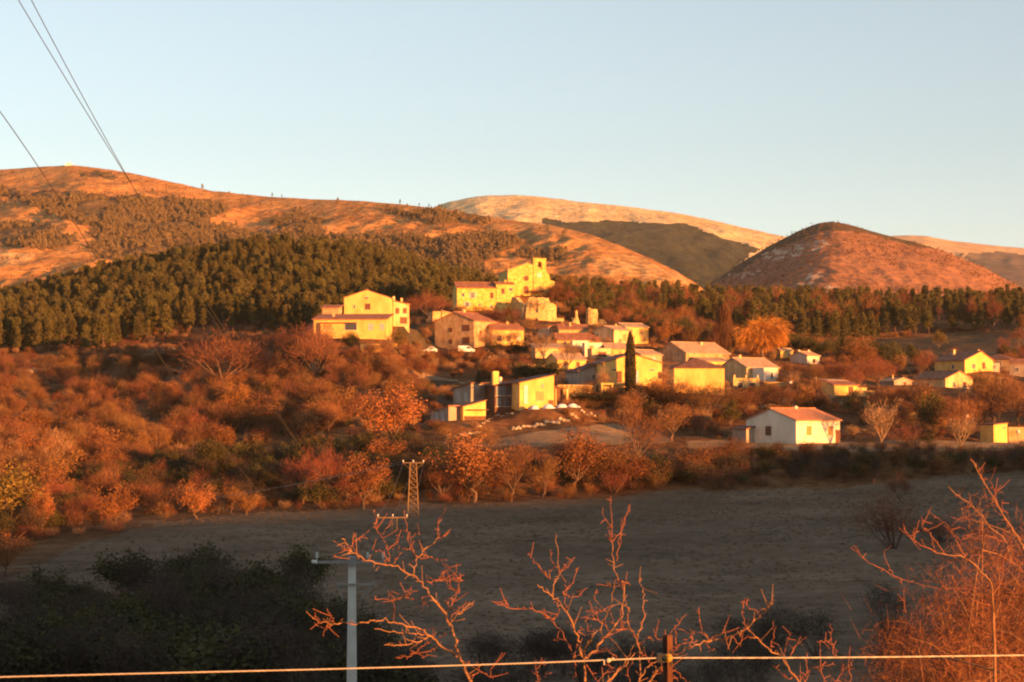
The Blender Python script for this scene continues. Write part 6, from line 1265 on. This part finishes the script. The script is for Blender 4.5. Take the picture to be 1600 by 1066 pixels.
near_tree('wide low bare tree with long lit shoots at the right', 11, z6, (1565, 12), [
 (12, 8, W((1260, 3000), (1230, 1900), (1210, 1100), (1200, 750)), 0), (5, 3, W((1200, 750), (1190, 620), (1140, 560), (1070, 500), (950, 480)), -.2), (3, 1.4, W((950, 480), (850, 430), (800, 380), (792, 340)), -.1), (2.6, 1.2, W((980, 480), (920, 400), (880, 360), (876, 308)), 0), (2.8, 1.3, W((1080, 510), (1030, 420), (990, 350), (928, 313)), .1), (2.8, 1.2, W((800, 604), (700, 555), (620, 510), (563, 443)), 0), (2.2, 1.1, W((740, 570), (715, 520), (700, 468)), 0), (3, 1.4, W((1190, 640), (1100, 640), (950, 640), (800, 604)), .1),
 (2.8, 1.3, W((1195, 680), (1240, 600), (1250, 500), (1300, 440)), .1), (2.6, 1.3, W((850, 430), (830, 400), (860, 380)), 0), (2.4, 1.2, W((1200, 720), (1130, 700), (1040, 640), (1010, 580)), 0), (2.4, 1.2, W((800, 750), (790, 700), (768, 668)), 0)], seed=10)
# ------------------------------------------------------------ dense thorny thicket at the lower right
def thicket(px, D, w, h, n, label, m='thorn', seed=1, ln=.17):
    rng = np.random.default_rng(seed); g = on_ground(px, D); root = empty('thorn_bush', g, label, 'bush'); b = MB(); tips = []; segs = []; rr = random.Random(seed)
    for i in range(34):
        a = rr.uniform(0, 6.28); o = w/2*math.sqrt(rr.random()); hh = h*rr.uniform(.55, 1.0)*(1-.35*(o/(w/2))**2)
        s = Vector((math.cos(a)*o*.3, math.sin(a)*o*.3, -.3)); e = Vector((math.cos(a)*o, math.sin(a)*o, hh)); mi = s.lerp(e, .5) + Vector((rr.gauss(0, .15), rr.gauss(0, .15), 0))
        b.tube([s, s.lerp(mi, .6), mi, mi.lerp(e, .5)+Vector((rr.gauss(0, .06), rr.gauss(0, .06), 0)), e], [.022, .018, .013, .009, .004], 5, cap=False); segs += [[mi, e], [s.lerp(mi, .7), mi]]; tips.append(e)
        for k in range(7):
            t = rr.uniform(.15, 1); q = mi.lerp(e, t) if rr.random() < .7 else s.lerp(mi, .4+.6*t); d = Vector((rr.gauss(0, 1), rr.gauss(0, 1), rr.gauss(.6, .6))).normalized(); e2 = q+d*rr.uniform(.25, .7); b.tube([q, q.lerp(e2, .5)+Vector((0, 0, .03)), e2], [.008, .006, .003], 4, cap=False); segs.append([q, e2]); tips.append(e2)
    b.build('stems', M['bark_orange'], root)
    c = crown_points(tips, segs, n, .12, rng, .1); dr = rng.normal(size=c.shape) + [0, 0, .5]; c = np.vstack([c, c+rng.normal(size=c.shape)*.09]); dr = np.vstack([dr, dr+rng.normal(size=dr.shape)]); v, f = twigs(c, dr, ln, .0042, rng)
    o = bpy.data.objects.new('twigs', mk_mesh('twigs', v, f, M[m])); COL.objects.link(o); o.parent = root
    return root
thicket(1500, 15, 1.9, 3.1, 18000, 'dense glowing thorn thicket nearest the lower right corner', seed=1)
thicket(1600, 17, 2.2, 4.2, 24000, 'tall glowing thorn thicket at the right edge', seed=2)
thicket(1405, 18, 2.0, 2.7, 15000, 'rounded glowing thorn bush left of the thicket', seed=3)
thicket(1680, 19, 2.5, 4.4, 14000, 'thorn thicket just cut by the right edge', seed=4)
thicket(1550, 22, 2.6, 4.2, 17000, 'darker red thorn thicket behind the glowing one', 'thorn', seed=5)
thicket(1455, 16, 1.6, 2.9, 14000, 'glowing thorn bush between the rounded bush and the corner thicket', seed=11)
thicket(1545, 13, 1.4, 2.9, 14000, 'low glowing thorn bush in front of the right-edge thicket', seed=12)
thicket(1290, 17, 1.5, 1.9, 3500, 'low thorn bush under the wire left of the thicket', seed=7)
thicket(965, 13, 1.1, 1.75, 1400, 'low tangle of shoots at the foot of the fence post', seed=8)
# ------------------------------------------------------------ thin evening haze
hm = bpy.data.materials.new('evening_haze'); hm.use_nodes = True; nt = hm.node_tree; nt.nodes.remove(nt.nodes['Principled BSDF']); pv = nt.nodes.new('ShaderNodeVolumePrincipled')
pv.inputs['Density'].default_value = .000026; pv.inputs['Color'].default_value = (.95, .93, .90, 1); pv.inputs['Anisotropy'].default_value = .0
nt.links.new(pv.outputs[0], nt.nodes['Material Output'].inputs['Volume'])
hz = MB().box(-6300, 6300, -3300, 6900, -40, 620).build('haze', hm); tag(hz, 'thin warm evening haze over the whole valley', kind='stuff')
